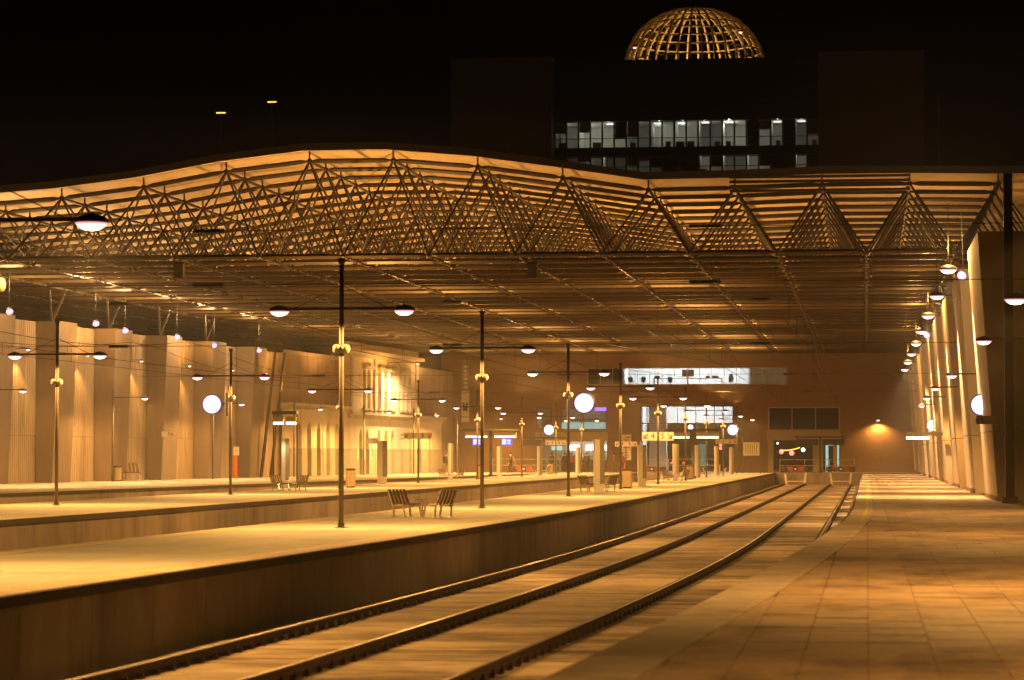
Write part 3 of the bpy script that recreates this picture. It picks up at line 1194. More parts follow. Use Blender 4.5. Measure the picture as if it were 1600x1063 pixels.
for k in range(7):                    # props on the right hand piers
    m = MB()
    yy = 136.0 + 19 * k
    for dy in (-1.5, 1.5):
        m.tube((4.6, yy, WTOP - 0.01), (4.0, yy + dy, ZB), 0.09, n=8)
    m.build('support_prop', 'steel', roof)
for k in range(6):
    m = MB()
    p = wallpt(-12 + 9.4 * k, 0.3, WTOP)
    for dy in (-1.5, 1.5):
        m.tube(p, (p.x + 0.3, p.y + dy, ZB), 0.09, n=8)
    m.build('support_prop', 'steel', roof)
# small boxes hung under the first chord
for (px, lab) in ((280, 'small grey box hung under the roof front, left of the lamp posts'), (832, 'small grey box hung under the roof front near the middle')):
    p = at(px, 424, RY0)
    t = thing('hanging_box', lab, 'box', p, 0, 'boxes hung under the roof')
    m = MB()
    m.box((0, 0, 0), (0.44, 0.35, 0.66))
    m.build('case', 'pole', t)
    m = MB()
    m.box((0, 0, 0.38), (0.5, 0.1, 0.1))
    m.tube((0, 0, 0.4), (0, 0, ZB - p.z - 0.1), 0.03, n=6)
    m.build('hanger', 'dark', t)

# ------------------------------------------------------------------ lamps
hoodm = MB()
hoodm.lathe([(0.228, -0.02), (0.232, 0.0), (0.195, 0.045), (0.13, 0.078), (0.05, 0.10), (0.03, 0.11)], n=20)
hood_me = hoodm.mesh('lamp_head', 'hood', True)
lensm = MB()
lensm.lathe([(0.03, -0.115), (0.10, -0.105), (0.165, -0.07), (0.21, -0.03), (0.21, -0.021)], n=20)
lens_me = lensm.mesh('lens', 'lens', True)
lensp_me = lensm.mesh('lens', 'lensp', True)


def lamp_head(parent, loc, sc=1.0, me=None):
    h = link('lamp_head', hood_me, parent, loc)
    h.scale = (sc,) * 3
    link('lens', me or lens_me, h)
    return h


def make_post(H_=5.5, arm=1.32):
    t = thing('lamp_post', 'x', 'lamp post')
    m = MB()
    m.tube((0, 0, 0.012), (0, 0, H_), 0.056, 0.046, n=12)
    m.build('pole', 'pole', t, True)
    m = MB()
    m.lathe([(0.14, 0.0), (0.14, 0.012), (0.075, 0.02), (0.075, 0.10)], n=12)
    m.build('base_flange', 'pole', t)
    m = MB()
    m.bar((-arm + 0.2, 0, 4.56), (arm - 0.2, 0, 4.56), 0.05, 0.055)
    m.build('arm', 'dark', t)
    m = MB()
    m.lathe([(0.05, H_ - 0.02), (0.075, H_ + 0.03), (0.075, H_ + 0.10), (0.06, H_ + 0.11)], n=12)
    m.build('added_uplight', 'dark', t)  # added cap fitting that carries the roof uplight
    for sx in (-1, 1):
        m = MB()
        m.tube((sx * (arm - 0.35), 0, 4.58), (0, 0, 5.05), 0.009, n=5)
        m.build('stay_rod', 'cable', t)
        lamp_head(t, (sx * arm, 0, 4.53))
        m = MB()
        ax = Vector((sx, -0.25, -0.06)).normalized()
        m.lathe([(0.05, 0.0), (0.09, 0.03), (0.105, 0.09), (0.09, 0.15), (0.04, 0.18)], (0, 0, 3.72), 14, ax)
        m.build('loudspeaker', 'spk', t, True)
    return t


post0 = make_post()
usedp = [False]


def place_post(x, y, rz, label, group, p=P_LAMP):
    o = post0 if not usedp[0] else copy_tree(post0)
    usedp[0] = True
    o.location = (x, y, 0)
    o.rotation_euler = (0, 0, rz)
    o['label'] = label
    o['group'] = group
    for sx in (-1, 1):
        spot((x + sx * 1.32 * math.cos(rz), y + sx * 1.32 * math.sin(rz), 4.33), p, SODIUM, 168, 0.12, 0.07)
    if 126 < y < 245:
        spot((x, y, 5.75), P_UP, SODIUM, 140, 0.5, 0.1, (x, y, 12))  # added upward spot to brighten the roof deck
    return o


AY = [35.4, 57.7, 79.3, 102.6, 124.6, 147.2, 169.6, 192.0, 214.4, 236.8]
for i, yy in enumerate(AY):
    place_post(-10.85 + (-0.42 if i == 0 else 0.0), yy, 0, f'{ORD[i]} double arm lamp post on the near island platform', 'lamp posts on the near island platform')
cntB = Count()
BYs = [60.0, 82.6, 106.0, 128.6, 151.6, 175.0, 198.0, 220.0, 240.0]
for i, yy in enumerate(BYs):
    place_post(-24.25, yy, 0, cntB((-24.25 + 1.4, yy, 3), 'double arm lamp post on the far island platform'), 'lamp posts on the far island platform')


def clock(loc, label, stem=0.6, rz=0.0, r=0.36):
    t = thing('platform_clock', label, 'clock', loc, rz, 'lit platform clocks')
    m = MB()
    m.lathe([(r + 0.03, -0.09), (r + 0.03, 0.09)], n=28, axis=Vector((0, 1, 0)))
    m.build('case', 'dark', t, False)
    m = MB()
    m.lathe([(r, 0.0), (r, 0.015)], (0, -0.091, 0), 28, Vector((0, -1, 0)))
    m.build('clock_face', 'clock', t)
    m = MB()
    if stem:
        m.box((stem * 0.5 + 0.1, 0, 0), (abs(stem) - 0.3, 0.05, 0.06))
        m.box((stem + 0.06 if stem > 0 else stem - 0.06, 0, 0), (0.08, 0.12, 0.9))
    m.build('bracket', 'pole', t)
    point(Vector(loc) + Vector((0, -0.35, 0)), 25, (0.9, 0.9, 1.0), 0.2)


for (px, py, Y, lab, st_) in ((332, 632, 105.9, 'lit round clock hung on the far island lamp post, large and leftmost', 0.52), (913, 630, 102.5, 'large lit round clock on a near island lamp post', -0.52),
                             (858, 672, 197.9, 'small lit round clock on the far island near the cafe', -0.52), (1145, 672, 191.9, 'small lit round clock over the near island, right of the lit gantry', 0.52), (1079, 668, 236.7, 'tiny lit round clock farthest along the near island', 0.5)):
    clock(at(px, py, Y), lab, st_, 0, 0.36 if px != 1079 else 0.2)
clock(at(1533, 633, 101.0), 'lit round clock half hidden against the nearest right hand pier', 0, 0, 0.36)
clock(at(1457, 665, 176.0), 'lit round clock on a farther right hand pier above the white sign', 0, 0, 0.34)

# lamps on arms from the right hand piers
cntR = Count()
for i, (px, py, Y) in enumerate(((0, 0, 15.0), (1640, 330, 31.5), (1587, 468, 54.0), (1537, 533, 74.5), (1487, 587, 106.0), (1461, 607, 128.0), (1448, 622, 148.0), (1440, 634, 170.0))):
    p = at(px, py, Y) if Y > 20 else Vector((4.2, Y, 4.6))
    t = thing('arm_lamp', cntR(p, 'saucer lamp on an arm reaching in from the right side'), 'lamp', p, 0, 'arm lamps along the right side')
    lamp_head(t, (0, 0, 0.02), 1.0)
    x1 = 5.9 - p.x if Y < 94 else (4.05 - p.x)
    m = MB()
    m.bar((0.2, 0, 0.06), (x1, 0, 0.06), 0.05)
    m.build('arm', 'dark', t)
    if Y < 94:
        m = MB()
        m.tube((x1, 0, -p.z + 0.004), (x1, 0, 1.0), 0.06, n=10)
        m.build('pole', 'pole', t)
    spot(p + Vector((0, 0, -0.19)), P_LAMP * (1.15 if Y < 20 else (0.95 if Y < 40 else (0.6 if Y < 80 else 1.0))), SODIUM, 138 if Y < 20 else (146 if Y < 40 else 158), 0.35, 0.13)

cntC = Count()
for i, Y in enumerate((118.7, 137.5, 156.3, 175.1, 193.9, 208.0, 224.0, 240.0)):
    s_c = Y - 146.0
    p = wallpt(s_c, 4.6 if i < 5 else 6.0, 4.75)
    t = thing('arm_lamp', cntC(p, 'saucer lamp on a long arm over the left platform'), 'lamp', p, 0, 'arm lamps over the left platform')
    lamp_head(t, (0, 0, 0.02), 1.0)
    m = MB()
    m.bar(tuple(-N * 0.2 + Vector((0, 0, 0.06))), tuple(-N * 1.9 + Vector((0, 0, 0.06))), 0.05)
    m.build('arm', 'dark', t)
    m = MB()
    m.tube(tuple(-N * 1.9 + Vector((0, 0, -4.74))), tuple(-N * 1.9 + Vector((0, 0, 0.5))), 0.06, n=10)
    m.build('pole', 'pole', t)
    spot(p + Vector((0, 0, -0.19)), P_LAMP * (1.15 if i < 5 else 3.2), SODIUM, 168, 0.25, 0.13)  # last three lamps are added, stronger, to brighten the old station front
    spot(p - N * 1.9 + Vector((0, 0, 0.75)), P_UP * 0.45, SODIUM, 150, 0.5, 0.1, p - N * 1.9 + Vector((0.8, 0, 6)))  # added upward light without a fitting, for the roof above

# downlights below the right hand roof edge and beside the left wall


def flood(p, label, group, power, up, aim):
    t = thing('floodlight', label, 'floodlight', p, 0, group)
    ax = Vector(aim).normalized()
    m = MB()
    m.lathe([(0.10, -0.22), (0.18, -0.06), (0.2, 0.0), (0.19, 0.01)], (0, 0, 0), 16, ax)
    m.build('housing', 'hood', t, True)
    m = MB()
    m.lathe([(0.17, 0.012), (0.15, 0.04), (0.08, 0.06)], (0, 0, 0), 16, ax)
    m.build('lens', 'lensp', t, True)
    m = MB()
    m.tube(tuple(-ax * 0.2), (0, 0, ZB - p.z - 0.1), 0.012, n=6)
    m.build('hanger', 'cable', t)
    if power:
        spot(p + ax * 0.12, power, HALIDE, 75, 0.6, 0.15, p + Vector((0.3, -0.6, -5)))
    if up:
        point(p + Vector((-0.6, 0, 1.3)), up, HALIDE, 0.2)


def downlight(p, label, group, power, up, me=None, hang=ZB, col=HALIDE):
    t = thing('roof_downlight', label, 'lamp', p, 0, group)
    lamp_head(t, (0, 0, 0.06), 1.5, me)
    m = MB()
    m.tube((0, 0, 0.2), (0, 0, hang - p.z - 0.1), 0.012, n=6)
    m.build('hanger', 'cable', t)
    m = MB()
    m.box((0, 0, 0.26), (0.16, 0.16, 0.2))
    m.build('gear_box', 'dark', t)
    if power:
        spot(p + Vector((0, 0, -0.22)), power, col, 74, 0.9, 0.08)
    if up:
        point(p + Vector((0, 0, 0.9)), up, SODIUM, 0.2)


for i, (px, py) in enumerate(((1478, 425), (1460, 466), (1449, 497), (1440, 521), (1432, 540), (1424, 549), (1412, 549.5), (1408, 556))):
    Y = 103 + 17.0 * i
    downlight(Vector((2.95, Y, 8.2)), f'{ORD[i]} downlight hung over the tiled platform along the piers', 'downlights over the tiled platform', P_POOL, P_UP * 0.16 if i % 2 == 0 else 0)
for i, (px, py, Y) in enumerate(((15, 487, 131.0), (150, 506, 142.0), (196, 517, 151.0), (277, 527, 160.0), (335, 540, 171.0), (405, 548, 184.0))):
    p = at(px, py, Y)
    flood(p, f'{ORD[i]} halide floodlight hung at the top of the left wall', 'floodlights along the left wall', P_POOL * (0.42 if i % 2 == 0 else 0.3), P_UP * 0.14, (0.45, -1, -0.9))
for i, (px, py, Y) in enumerate(((1503, 431, 106.0), (1448, 524, 156.0))):
    p = at(px, py, Y)
    flood(p, ['near', 'far'][i] + ' small violet floodlight beside the downlights at the right piers', 'violet floodlights at the right', 0, P_UP * 0.1, (-0.3, -1, -0.4))
for i, (px, py, Y) in enumerate(((710, 560, 235.0), (945, 595, 214.0))):
    pass
# wall washers making the scallops on the left wall
cntW = Count()
for i, s_w in enumerate((-7.3, 2.1, 11.5, 20.9, 30.3, 39.7, 47.5)):
    p = wallpt(s_w, 0.75, 7.2)
    t = thing('wall_lamp', cntW(p, 'small downward lamp on the left concrete wall'), 'lamp', p, 0, 'lamps on the left wall')
    lamp_head(t, (0, 0, 0.05), 0.55)
    m = MB()
    m.tube((0, 0, 0.1), tuple(-N * 0.74 + Vector((0, 0, 0.1))), 0.025, n=6)
    m.build('bracket', 'dark', t)
    spot(p + Vector((0, 0, -0.12)), 520, SODIUM, 110, 0.5, 0.05)
p = at(1372, 657, BY - 0.5)
t = thing('wall_lamp', 'single lamp glowing on the brick wall beside the right piers', 'lamp', p)
lamp_head(t, (0, 0, 0.05), 0.8)
m = MB()
m.tube((0, 0, 0.12), (0, 0.5, 0.12), 0.03)
m.build('bracket', 'dark', t)
spot(p + Vector((0, -0.05, -0.16)), 1000, SODIUM, 150, 0.6, 0.1)
p = at(783, 655, BY - 3)
t = thing('wall_lamp', 'single lamp on a long bracket above the left lit gantry', 'lamp', p)
lamp_head(t, (0, 0, 0.05), 0.8)
m = MB()
m.tube((0, 0, 0.12), (0, 3.0, 0.12), 0.04)
m.build('bracket', 'dark', t)
spot(p + Vector((0, 0, -0.16)), 1000, SODIUM, 150, 0.6, 0.1)

# ------------------------------------------------------------------ overhead wires
wires = [(-6.1, 'over the left front track'), (-2.25, 'over the right front track'), (-15.0, 'over the track between the islands'), (-18.4, 'along the edge of the far island'), (-29.5, 'over the track beside the left platform'), (-32.0, 'along the edge of the left platform')]
for (X, lab) in wires:
    t = thing('overhead_wire', 'contact wire with droppers ' + lab, 'wire', (0, 0, 0), 0, 'overhead wires')
    zc, zm = 5.3, 6.6
    Y0 = 78 if X > -10 else 88
    ps = [(X + bend(yy) * 0.9, yy) for yy in (list(range(Y0, 90, 6)) + list(range(90, 251, 20)))]
    m = MB()
    for (a, ya), (b, yb) in zip(ps[:-1], ps[1:]):
        m.tube((a, ya, zc), (b, yb, zc), 0.011, n=4, cap=False)
    m.build('contact_wire', 'cable', t)
    m = MB()
    prev = None
    yy = float(Y0)
    while yy <= 246:
        ph = ((yy - 30) % 46) / 46
        z = zm - 0.9 * 4 * ph * (1 - ph)
        q = Vector((X + bend(yy) * 0.9, yy, z))
        if prev is not None:
            m.tube(prev, q, 0.012, n=4, cap=False)
        prev = q
        yy += 4.6
    m.build('messenger_wire', 'cable', t)
    yy = Y0 + 4.6
    while yy < 246:
        ph = ((yy - 30) % 46) / 46
        z = zm - 0.9 * 4 * ph * (1 - ph)
        m = MB()
        m.tube((X + bend(yy) * 0.9, yy, zc), (X + bend(yy) * 0.9, yy, z), 0.007, n=4, cap=False)
        m.build('dropper', 'cable', t)
        yy += 9.2
for k, (Y, z) in enumerate(((76.0, 7.65), (76.0, 6.15), (122.0, 6.3), (168.0, 6.3), (214.0, 6.3), (122.0, 8.2))):
    t = thing('cross_span_wire', f"cross span wire with insulators, {['nearest and upper', 'nearest and lower', 'second row', 'third row', 'farthest row', 'high one at the roof front'][k]}", 'wire', (0, 0, 0), 0, 'cross span wires')
    m = MB()
    xs = [-46 if Y > 100 else -40, -27, -20, -13.5, -7.5, 0, 5.2]
    for a, b in zip(xs[:-1], xs[1:]):
        m.tube((a, Y, z + 0.05), (b, Y, z + 0.05), 0.012, n=4, cap=False)
    m.build('wire', 'cable', t)
    for xi in ((-18.0, -4.3) if Y < 100 else (-33.0, -18.0, -4.5)):
        m = MB()
        pf = []
        for i in range(16):
            pf += [(0.035, i * 0.055), (0.085, i * 0.055 + 0.012), (0.085, i * 0.055 + 0.026), (0.035, i * 0.055 + 0.038)]
        m.lathe(pf, (xi - 0.45, Y, z + 0.05), 10, Vector((1, 0, 0)))
        m.build('insulator', 'dark', t)
    for xh in (-32, -16, -4):
        m = MB()
        m.tube((xh, Y, z + 0.05), (xh, max(Y, RY0 + 0.0), ZB), 0.009, n=4, cap=False)
        m.build('hanger', 'cable', t)
# slanting guy wires
for k, (a, b) in enumerate((((-40, 100, 8.6), (-2.3, 214, 6.0)), ((-30, 95, 9.0), (-6.0, 168, 6.5)), ((-16, 100, 10.2), (4.2, 200, 6.2)))):
    m = MB()
    m.tube(a, b, 0.012, n=4)
    tag(m.build('guy_wire', 'cable'), ['slanting guy wire falling from far left towards the right track', 'slanting guy wire over the near island', 'slanting guy wire crossing towards the right piers'][k], 'wire')

# ------------------------------------------------------------------ platform furniture
def make_bench():
    t = thing('bench', 'x', 'bench')
    # seat faces +x, width along y
    for s_ in (-0.42, 0.42):
        m = MB()
        pts = [(0.24, 0.02), (0.20, 0.33), (0.22, 0.40), (-0.2, 0.36), (-0.40, 0.80)]
        m.bar((0.28, s_, 0.012), (0.20, s_, 0.38), 0.045)
        m.bar((-0.16, s_, 0.012), (-0.18, s_, 0.36), 0.045)
        m.bar((0.24, s_, 0.385), (-0.2, s_, 0.345), 0.04)
        m.bar((-0.19, s_, 0.34), (-0.40, s_, 0.86), 0.04)
        m.build('leg_frame', 'chrome', t)
        for x in (0.29, -0.16):
            m = MB()
            m.lathe([(0.075, 0), (0.07, 0.012), (0.035, 0.022)], (x, s_, 0.001), 10)
            m.build('foot', 'chrome', t)
    for i in range(5):
        y = lerp(-0.36, 0.36, i / 4)
        m = MB()
        m.bar((0.25, y, 0.415), (0.02, y, 0.385), 0.115, 0.018)
        m.bar((0.02, y, 0.385), (-0.185, y, 0.38), 0.12, 0.018)
        m.build('seat_slat', 'slat', t)
        m = MB()
        m.bar((-0.185, y, 0.40), (-0.29, y, 0.62), 0.115, 0.018)
        m.bar((-0.29, y, 0.62), (-0.375, y, 0.86), 0.115, 0.018)
        m.build('back_slat', 'slat', t)
    return t


bench0 = make_bench()
ub = [False]


def bench(loc, rz, label, group, sc=1.0):
    o = bench0 if not ub[0] else copy_tree(bench0)
    ub[0] = True
    o.location = loc
    o.rotation_euler = (0, 0, rz)
    o.scale = (sc,) * 3
    o['label'] = label
    o['group'] = group


def bench_pair(px, py, where, rz=R(-28)):
    c = floor_at(px, py)
    d = Vector((math.cos(rz), math.sin(rz), 0))
    bench(c - d * 0.5, rz, 'left bench of the pair ' + where, 'platform benches', 0.78)
    bench(c + d * 0.5, rz + math.pi, 'right bench of the pair ' + where, 'platform benches', 0.78)
    return c


c = bench_pair(660, 808, 'nearest on the near island')
t = thing('side_table', 'small glinting wire table between the nearest benches', 'table', c)
m = MB()
m.tube((0, 0, 0.01), (0, 0, 0.42), 0.025)
m.build('leg', 'chrome', t)
m = MB()
for i in range(6):
    m.tube((-0.16, -0.2 + i * 0.08, 0.43), (0.16, -0.2 + i * 0.08, 0.43), 0.012, n=6)
m.bar((-0.16, -0.22, 0.43), (-0.16, 0.22, 0.43), 0.02)
m.bar((0.16, -0.22, 0.43), (0.16, 0.22, 0.43), 0.02)
m.build('wire_top', 'chrome', t)
bench_pair(934, 768, 'round the white totem of the near island')
bench_pair(1055, 752, 'beside the lit gantry on the near island')
bench_pair(452, 767, 'below the lit shelter beam at left')
bench_pair(705, 750, 'left of the lit gantry on the far island')
bench_pair(846, 741, 'in front of the cafe on the far island')
bench_pair(1116, 746, 'farthest along the near island', R(10))
c = floor_at(205, 751.5)
bench(c + Vector((0, 0, 0)), R(-60), 'dark bench standing alone against the left concrete wall', 'platform benches', 1.25)


def make_bin():
    t = thing('litter_bin', 'x', 'bin')
    m = MB()
    m.lathe([(0.17, 0.05), (0.19, 0.08), (0.19, 0.80), (0.17, 0.82)], n=16)
    m.build('liner', 'dark', t)
    m = MB()
    m.lathe([(0.20, 0.0), (0.21, 0.03), (0.20, 0.05)], n=16)
    m.build('foot_ring', 'dark', t)
    sm = MB()
    sm.box((0, 0, 0.43), (0.068, 0.018, 0.74))
    for i in range(18):
        a = 2 * math.pi * i / 18
        o = link('slat', None if False else slat_me, t, (0.215 * math.cos(a), 0.215 * math.sin(a), 0))
        o.rotation_euler = (0, 0, a + math.pi / 2)
    m = MB()
    m.lathe([(0.235, 0.81), (0.245, 0.84), (0.24, 0.88), (0.14, 0.90), (0.12, 0.87)], n=16)
    m.build('rim', 'dark', t)
    return t


sm = MB()
sm.box((0, 0, 0.43), (0.066, 0.018, 0.74))
slat_me = sm.mesh('slat', 'wood')
bin0 = make_bin()
for i, (px, py, lab) in enumerate(((548, 762, 'round slatted bin just right of the near lamp post, on the far island'), (980, 763, 'round slatted bin beside a lamp post in the middle of the near island'), (750, 748, 'round slatted bin left of the lit gantry on the far island'), (1078, 749, 'round slatted bin at the foot of the lit gantry on the near island'), (1121, 742.5, 'round slatted bin farthest along the near island'), (860, 741, 'round slatted bin beside the benches before the cafe'), (184, 752, 'round slatted bin beside the lone bench at the left wall'))):
    o = bin0 if i == 0 else copy_tree(bin0)
    o.location = floor_at(px, py)
    o['label'] = lab
    o['group'] = 'litter bins'


def totem(px, py, h, w, label, base=True, rz=R(20)):
    t = thing('information_totem', label, 'totem', floor_at(px, py), rz, 'information totems')
    z0 = 0.35 if base else 0.0
    m = MB()
    m.box((-w * 0.25, 0, z0 + (h - z0) / 2), (w * 0.5, 0.30, h - z0 - 0.01))
    m.build('pale_side', 'sign', t)
    m = MB()
    m.box((w * 0.26, 0.0, z0 + (h - z0) / 2), (w * 0.5, 0.26, h - z0 - 0.03))
    m.build('shaded_side', 'signgrey', t)  # darker half paints the pillar side turned away from the light
    if base:
        m = MB()
        m.box((0, 0, 0.172), (w * 0.9, 0.26, 0.344))
        m.build('plinth', 'sign', t)


for (px, py, h, w, lab) in ((936, 770, 2.15, 0.40, 'white information totem between benches in the middle of the near island'), (1003, 759, 2.05, 0.40, 'white information totem right of the slatted bin on the near island'), (597, 756, 2.3, 0.5, 'white totem with a dark right half beside the old station front'), (445, 763, 2.3, 0.32, 'white totem under the lit shelter beam at the left'), (1056, 751, 2.2, 0.32, 'white totem left of the gantry post on the near island'), (1090, 747, 2.2, 0.32, 'white totem right of the gantry post on the near island'), (1120, 743, 2.2, 0.30, 'white totem second last along the near island'), (1143, 741, 2.2, 0.30, 'white totem last along the near island'), (780, 748, 2.1, 0.3, 'white totem right of the far island gantry'), (843, 743, 2.2, 0.3, 'white totem left of the cafe benches'), (903, 740.5, 2.2, 0.3, 'white totem before the cafe counter'), (704, 748, 2.3, 0.3, 'white totem at the end of the old station front')):
    totem(px, py, h, w, lab, py > 747)
t = thing('advert_totem', 'tall cream advert board with red foot at the end wall', 'advert', floor_at(979, 738))
m = MB()
m.box((0, 0, 2.25), (0.85, 0.15, 2.3))
m.build('board', 'sign', t)
for i in range(9):
    m = MB()
    m.box((random.uniform(-0.15, 0.15), -0.085, 1.3 + i * 0.23), (random.uniform(0.3, 0.6), 0.012, 0.1))
    m.build('print', random.choice(['orange', 'signred', 'slat', 'signgrey']), t)
m = MB()
m.box((-0.25, 0, 0.55), (0.36, 0.2, 1.1))
m.build('foot', 'orange', t)
t = thing('timetable_board', 'cream timetable board on posts at the far end of the near island', 'board', floor_at(1174, 740))
for x in (-0.75, 0.75):
    m = MB()
    m.tube((x, 0, 0), (x, 0, 2.9), 0.045)
    m.build('post', 'pole', t)
m = MB()
m.box((0, 0, 2.05), (1.35, 0.06, 1.1))
m.build('board', 'sign', t)
for i in range(6):
    m = MB()
    m.box((-0.45 + 0.18 * i, -0.036, 2.05), (0.05, 0.008, 0.9))
    m.build('print', 'signgrey', t)


def gantry(px, py, Y, w, zt, label, lit=(True, True), screens=False, dark_panel=False, post=True, m_bar='bar'):
    base = floor_at(px, py) if Y is None else Vector((at(px, py, Y).x, Y, 0))
    t = thing('display_gantry', label, 'gantry', base, 0, 'platform gantries')
    if post:
        m = MB()
        m.box((0, 0, zt / 2), (0.20, 0.20, zt))
        m.box((0, 0, 0.08), (0.4, 0.35, 0.16))
        m.build('post', 'dark', t)
    m = MB()
    m.box((0, 0, zt + 0.07), (w, 0.5, 0.14))
    m.build('beam', 'dark', t)
    for sx, on in zip((-1, 1), lit):
        c = sx * w * 0.26
        m = MB()
        m.box((c, 0, zt - 0.22), (w * 0.40, 0.2, 0.22))
        m.build('panel', 'dark' if (dark_panel or not on) else 'tan', t)
        if on:
            m = MB()
            m.box((c, -0.05, zt - 0.42), (w * 0.38, 0.16, 0.11))
            m.build('light_tube', m_bar, t)
            spot(base + Vector((c, -0.7, zt - 1.15)), 170 if w > 2 else 35, (1, 0.72, 0.34), 160, 0.5, 0.2)
        if dark_panel:
            m = MB()
            m.box((c, -0.06, zt - 0.40), (w * 0.44, 0.14, 0.5))
            m.build('dark_display', 'black', t)
        if screens:
            m = MB()
            m.box((c + 0.1, -0.02, zt - 0.78), (0.75, 0.14, 0.5))
            sc_ = m.build('screen', 'blue', t)
            for (dx, dz, ww, hh) in ((-0.17, 0.0, 0.26, 0.34), (0.16, 0.12, 0.22, 0.06), (0.16, 0.0, 0.2, 0.06), (0.16, -0.12, 0.22, 0.06)):
                m = MB()
                m.box((c + 0.1 + dx, -0.095, zt - 0.78 + dz), (ww, 0.008, hh))
                m.build('screen_text', 'screenwhite', sc_)
    return t


gantry(767, 745, None, 4.0, 3.25, 'gantry with two lit bars and blue departure screens on the far island', screens=True)
gantry(1083, 748, None, 3.7, 3.1, 'gantry with two lit bars and a dark post on the near island')
gantry(1282, 735, 248.0, 4.4, 3.05, 'dark unlit gantry behind the buffer stops', (False, False), dark_panel=True)
gantry(850, 740, 249.0, 4.0, 3.0, 'dark unlit gantry before the cafe', (False, False), dark_panel=True)
g1 = gantry(445, 763, None, 1.15, 3.4, 'short shelter beam with a row of lamps at the left of the far island', (True, True), post=False)
m = MB()
for sx in (-0.55, 0.55):
    m.box((sx, 0.1, 1.7), (0.06, 0.06, 3.4))
m.build('post', 'dark', g1)
p = at(1434, 683, 150.0)
t = thing('display_gantry', 'short dark beam with one lit bar reaching out from the right piers', 'gantry', p, 0, 'platform gantries')
m = MB()
m.box((0.35, 0, 0.17), (1.9, 0.3, 0.16))
m.build('beam', 'dark', t)
m = MB()
m.box((0, -0.02, -0.05), (1.2, 0.16, 0.14))
m.build('light_tube', 'bar', t)
spot(p + Vector((0, 0, -0.2)), 170, (1, 0.72, 0.34), 160, 0.5, 0.2)


def arrow(m, cx, cz, s_, right=True, y=0.0):     # slanting down arrow, flat print
    d = 1 if right else -1
    m.bar((cx - d * s_ * 0.4, y, cz + s_ * 0.4), (cx + d * s_ * 0.3, y, cz - s_ * 0.3), 0.012, s_ * 0.22)
    m.box((cx + d * s_ * 0.38, y, cz - s_ * 0.05), (s_ * 0.2, 0.012, s_ * 0.75))
    m.box((cx + d * s_ * 0.08, y, cz - s_ * 0.38), (s_ * 0.75, 0.012, s_ * 0.2))


def platform_sign(c, w, h, left, right, label, plate='sign', posts=None):
    t = thing('platform_sign', label, 'sign', c, 0, 'platform number signs')
    m = MB()
    m.box((0, 0, 0), (w, 0.06, h))
    m.build('plate', plate, t)
    for sx, num in ((-1, left), (1, right)):
        if num is None:
            continue
        m = MB()
        arrow(m, sx * w * 0.38, 0, h * 0.6, sx > 0, -0.038)
        m.build('arrow', 'signred', t)
        text(num, h * 0.95, 'number', 'black', t, (sx * w * 0.16, -0.036, 0))
    if posts:
        m = MB()
        m.tube((0, 0.05, posts[0]), (0, 0.05, posts[1]), 0.03, n=8)
        m.build('hanger', 'dark', t)
    return t


platform_sign(at(653, 681, 151.4), 1.6, 0.34, '2', '3', 'number sign 2 and 3 with red arrows on a far island lamp post')
platform_sign(at(1028, 682, 153.0), 1.7, 0.46, '4', '5', 'number sign 4 and 5 with red arrows on a near island lamp post')
platform_sign(at(261, 678.5, 166.0), 0.65, 0.34, None, '1', 'small white sign 1 with an arrow on the left wall', posts=None)
platform_sign(at(1540, 656.5, 93.9), 0.62, 0.28, '6', None, 'grey sign 6 with an arrow on the nearest right hand pier', plate='sign')
platform_sign(at(1467, 678, 165.0), 0.7, 0.33, None, '6', 'white sign 6 with an arrow on a farther right hand pier')
platform_sign(at(978, 694, 205.0), 1.6, 0.36, '4', '5', 'small pale number sign behind the white totem of the near island', posts=(-2.0, 0.3))
platform_sign(at(868, 692, 238.0), 1.7, 0.40, '2', '3', 'small pale number sign on the dark gantry before the cafe')
platform_sign(at(1135, 690, 232.0), 1.8, 0.40, '4', '5', 'small pale number sign under the small clock of the near island', posts=(-1.6, 0.3))
platform_sign(at(581, 689, 205.0), 1.0, 0.42, None, '1', 'white number sign with an arrow before the old station front', posts=(-1.2, 0.2))

t = thing('wall_banner', 'long vertical banner, grey above and white below, on the brick end wall', 'banner', at(727, 611, BY - 0.1))
hb = 98 * 257 / FPX
m = MB()
m.box((0, 0, hb * 0.25), (0.72, 0.04, hb * 0.5 - 0.02))
m.build('upper_cloth', 'signgrey', t)
m = MB()
m.box((0, 0, -hb * 0.25), (0.72, 0.04, hb * 0.5 - 0.02))
m.build('lower_cloth', 'sign', t)
for i in range(6):
    m = MB()
    m.box((0.02, -0.024, hb * (0.06 + 0.065 * i)), (0.34, 0.01, 0.22))
    m.build('print', 'sign', t)
m = MB()
m.box((0, -0.024, -hb * 0.28), (0.42, 0.01, 0.5))
m.box((-0.17, -0.025, -hb * 0.28 + 0.4), (0.14, 0.01, 0.3))
m.box((0.17, -0.025, -hb * 0.28 + 0.4), (0.14, 0.01, 0.3))
m.build('emblem', 'dark', t)
p = at(368, 716, 183.5)
t = thing('fire_point', 'orange post with a white box against the left wall', 'post', (p.x, p.y, 0))
m = MB()
m.box((0, 0, 0.75), (0.22, 0.2, 1.5))
m.build('post', 'orange', t)
m = MB()
m.box((0.05, 0, 1.8), (0.34, 0.25, 0.58))
m.build('cabinet', 'sign', t)


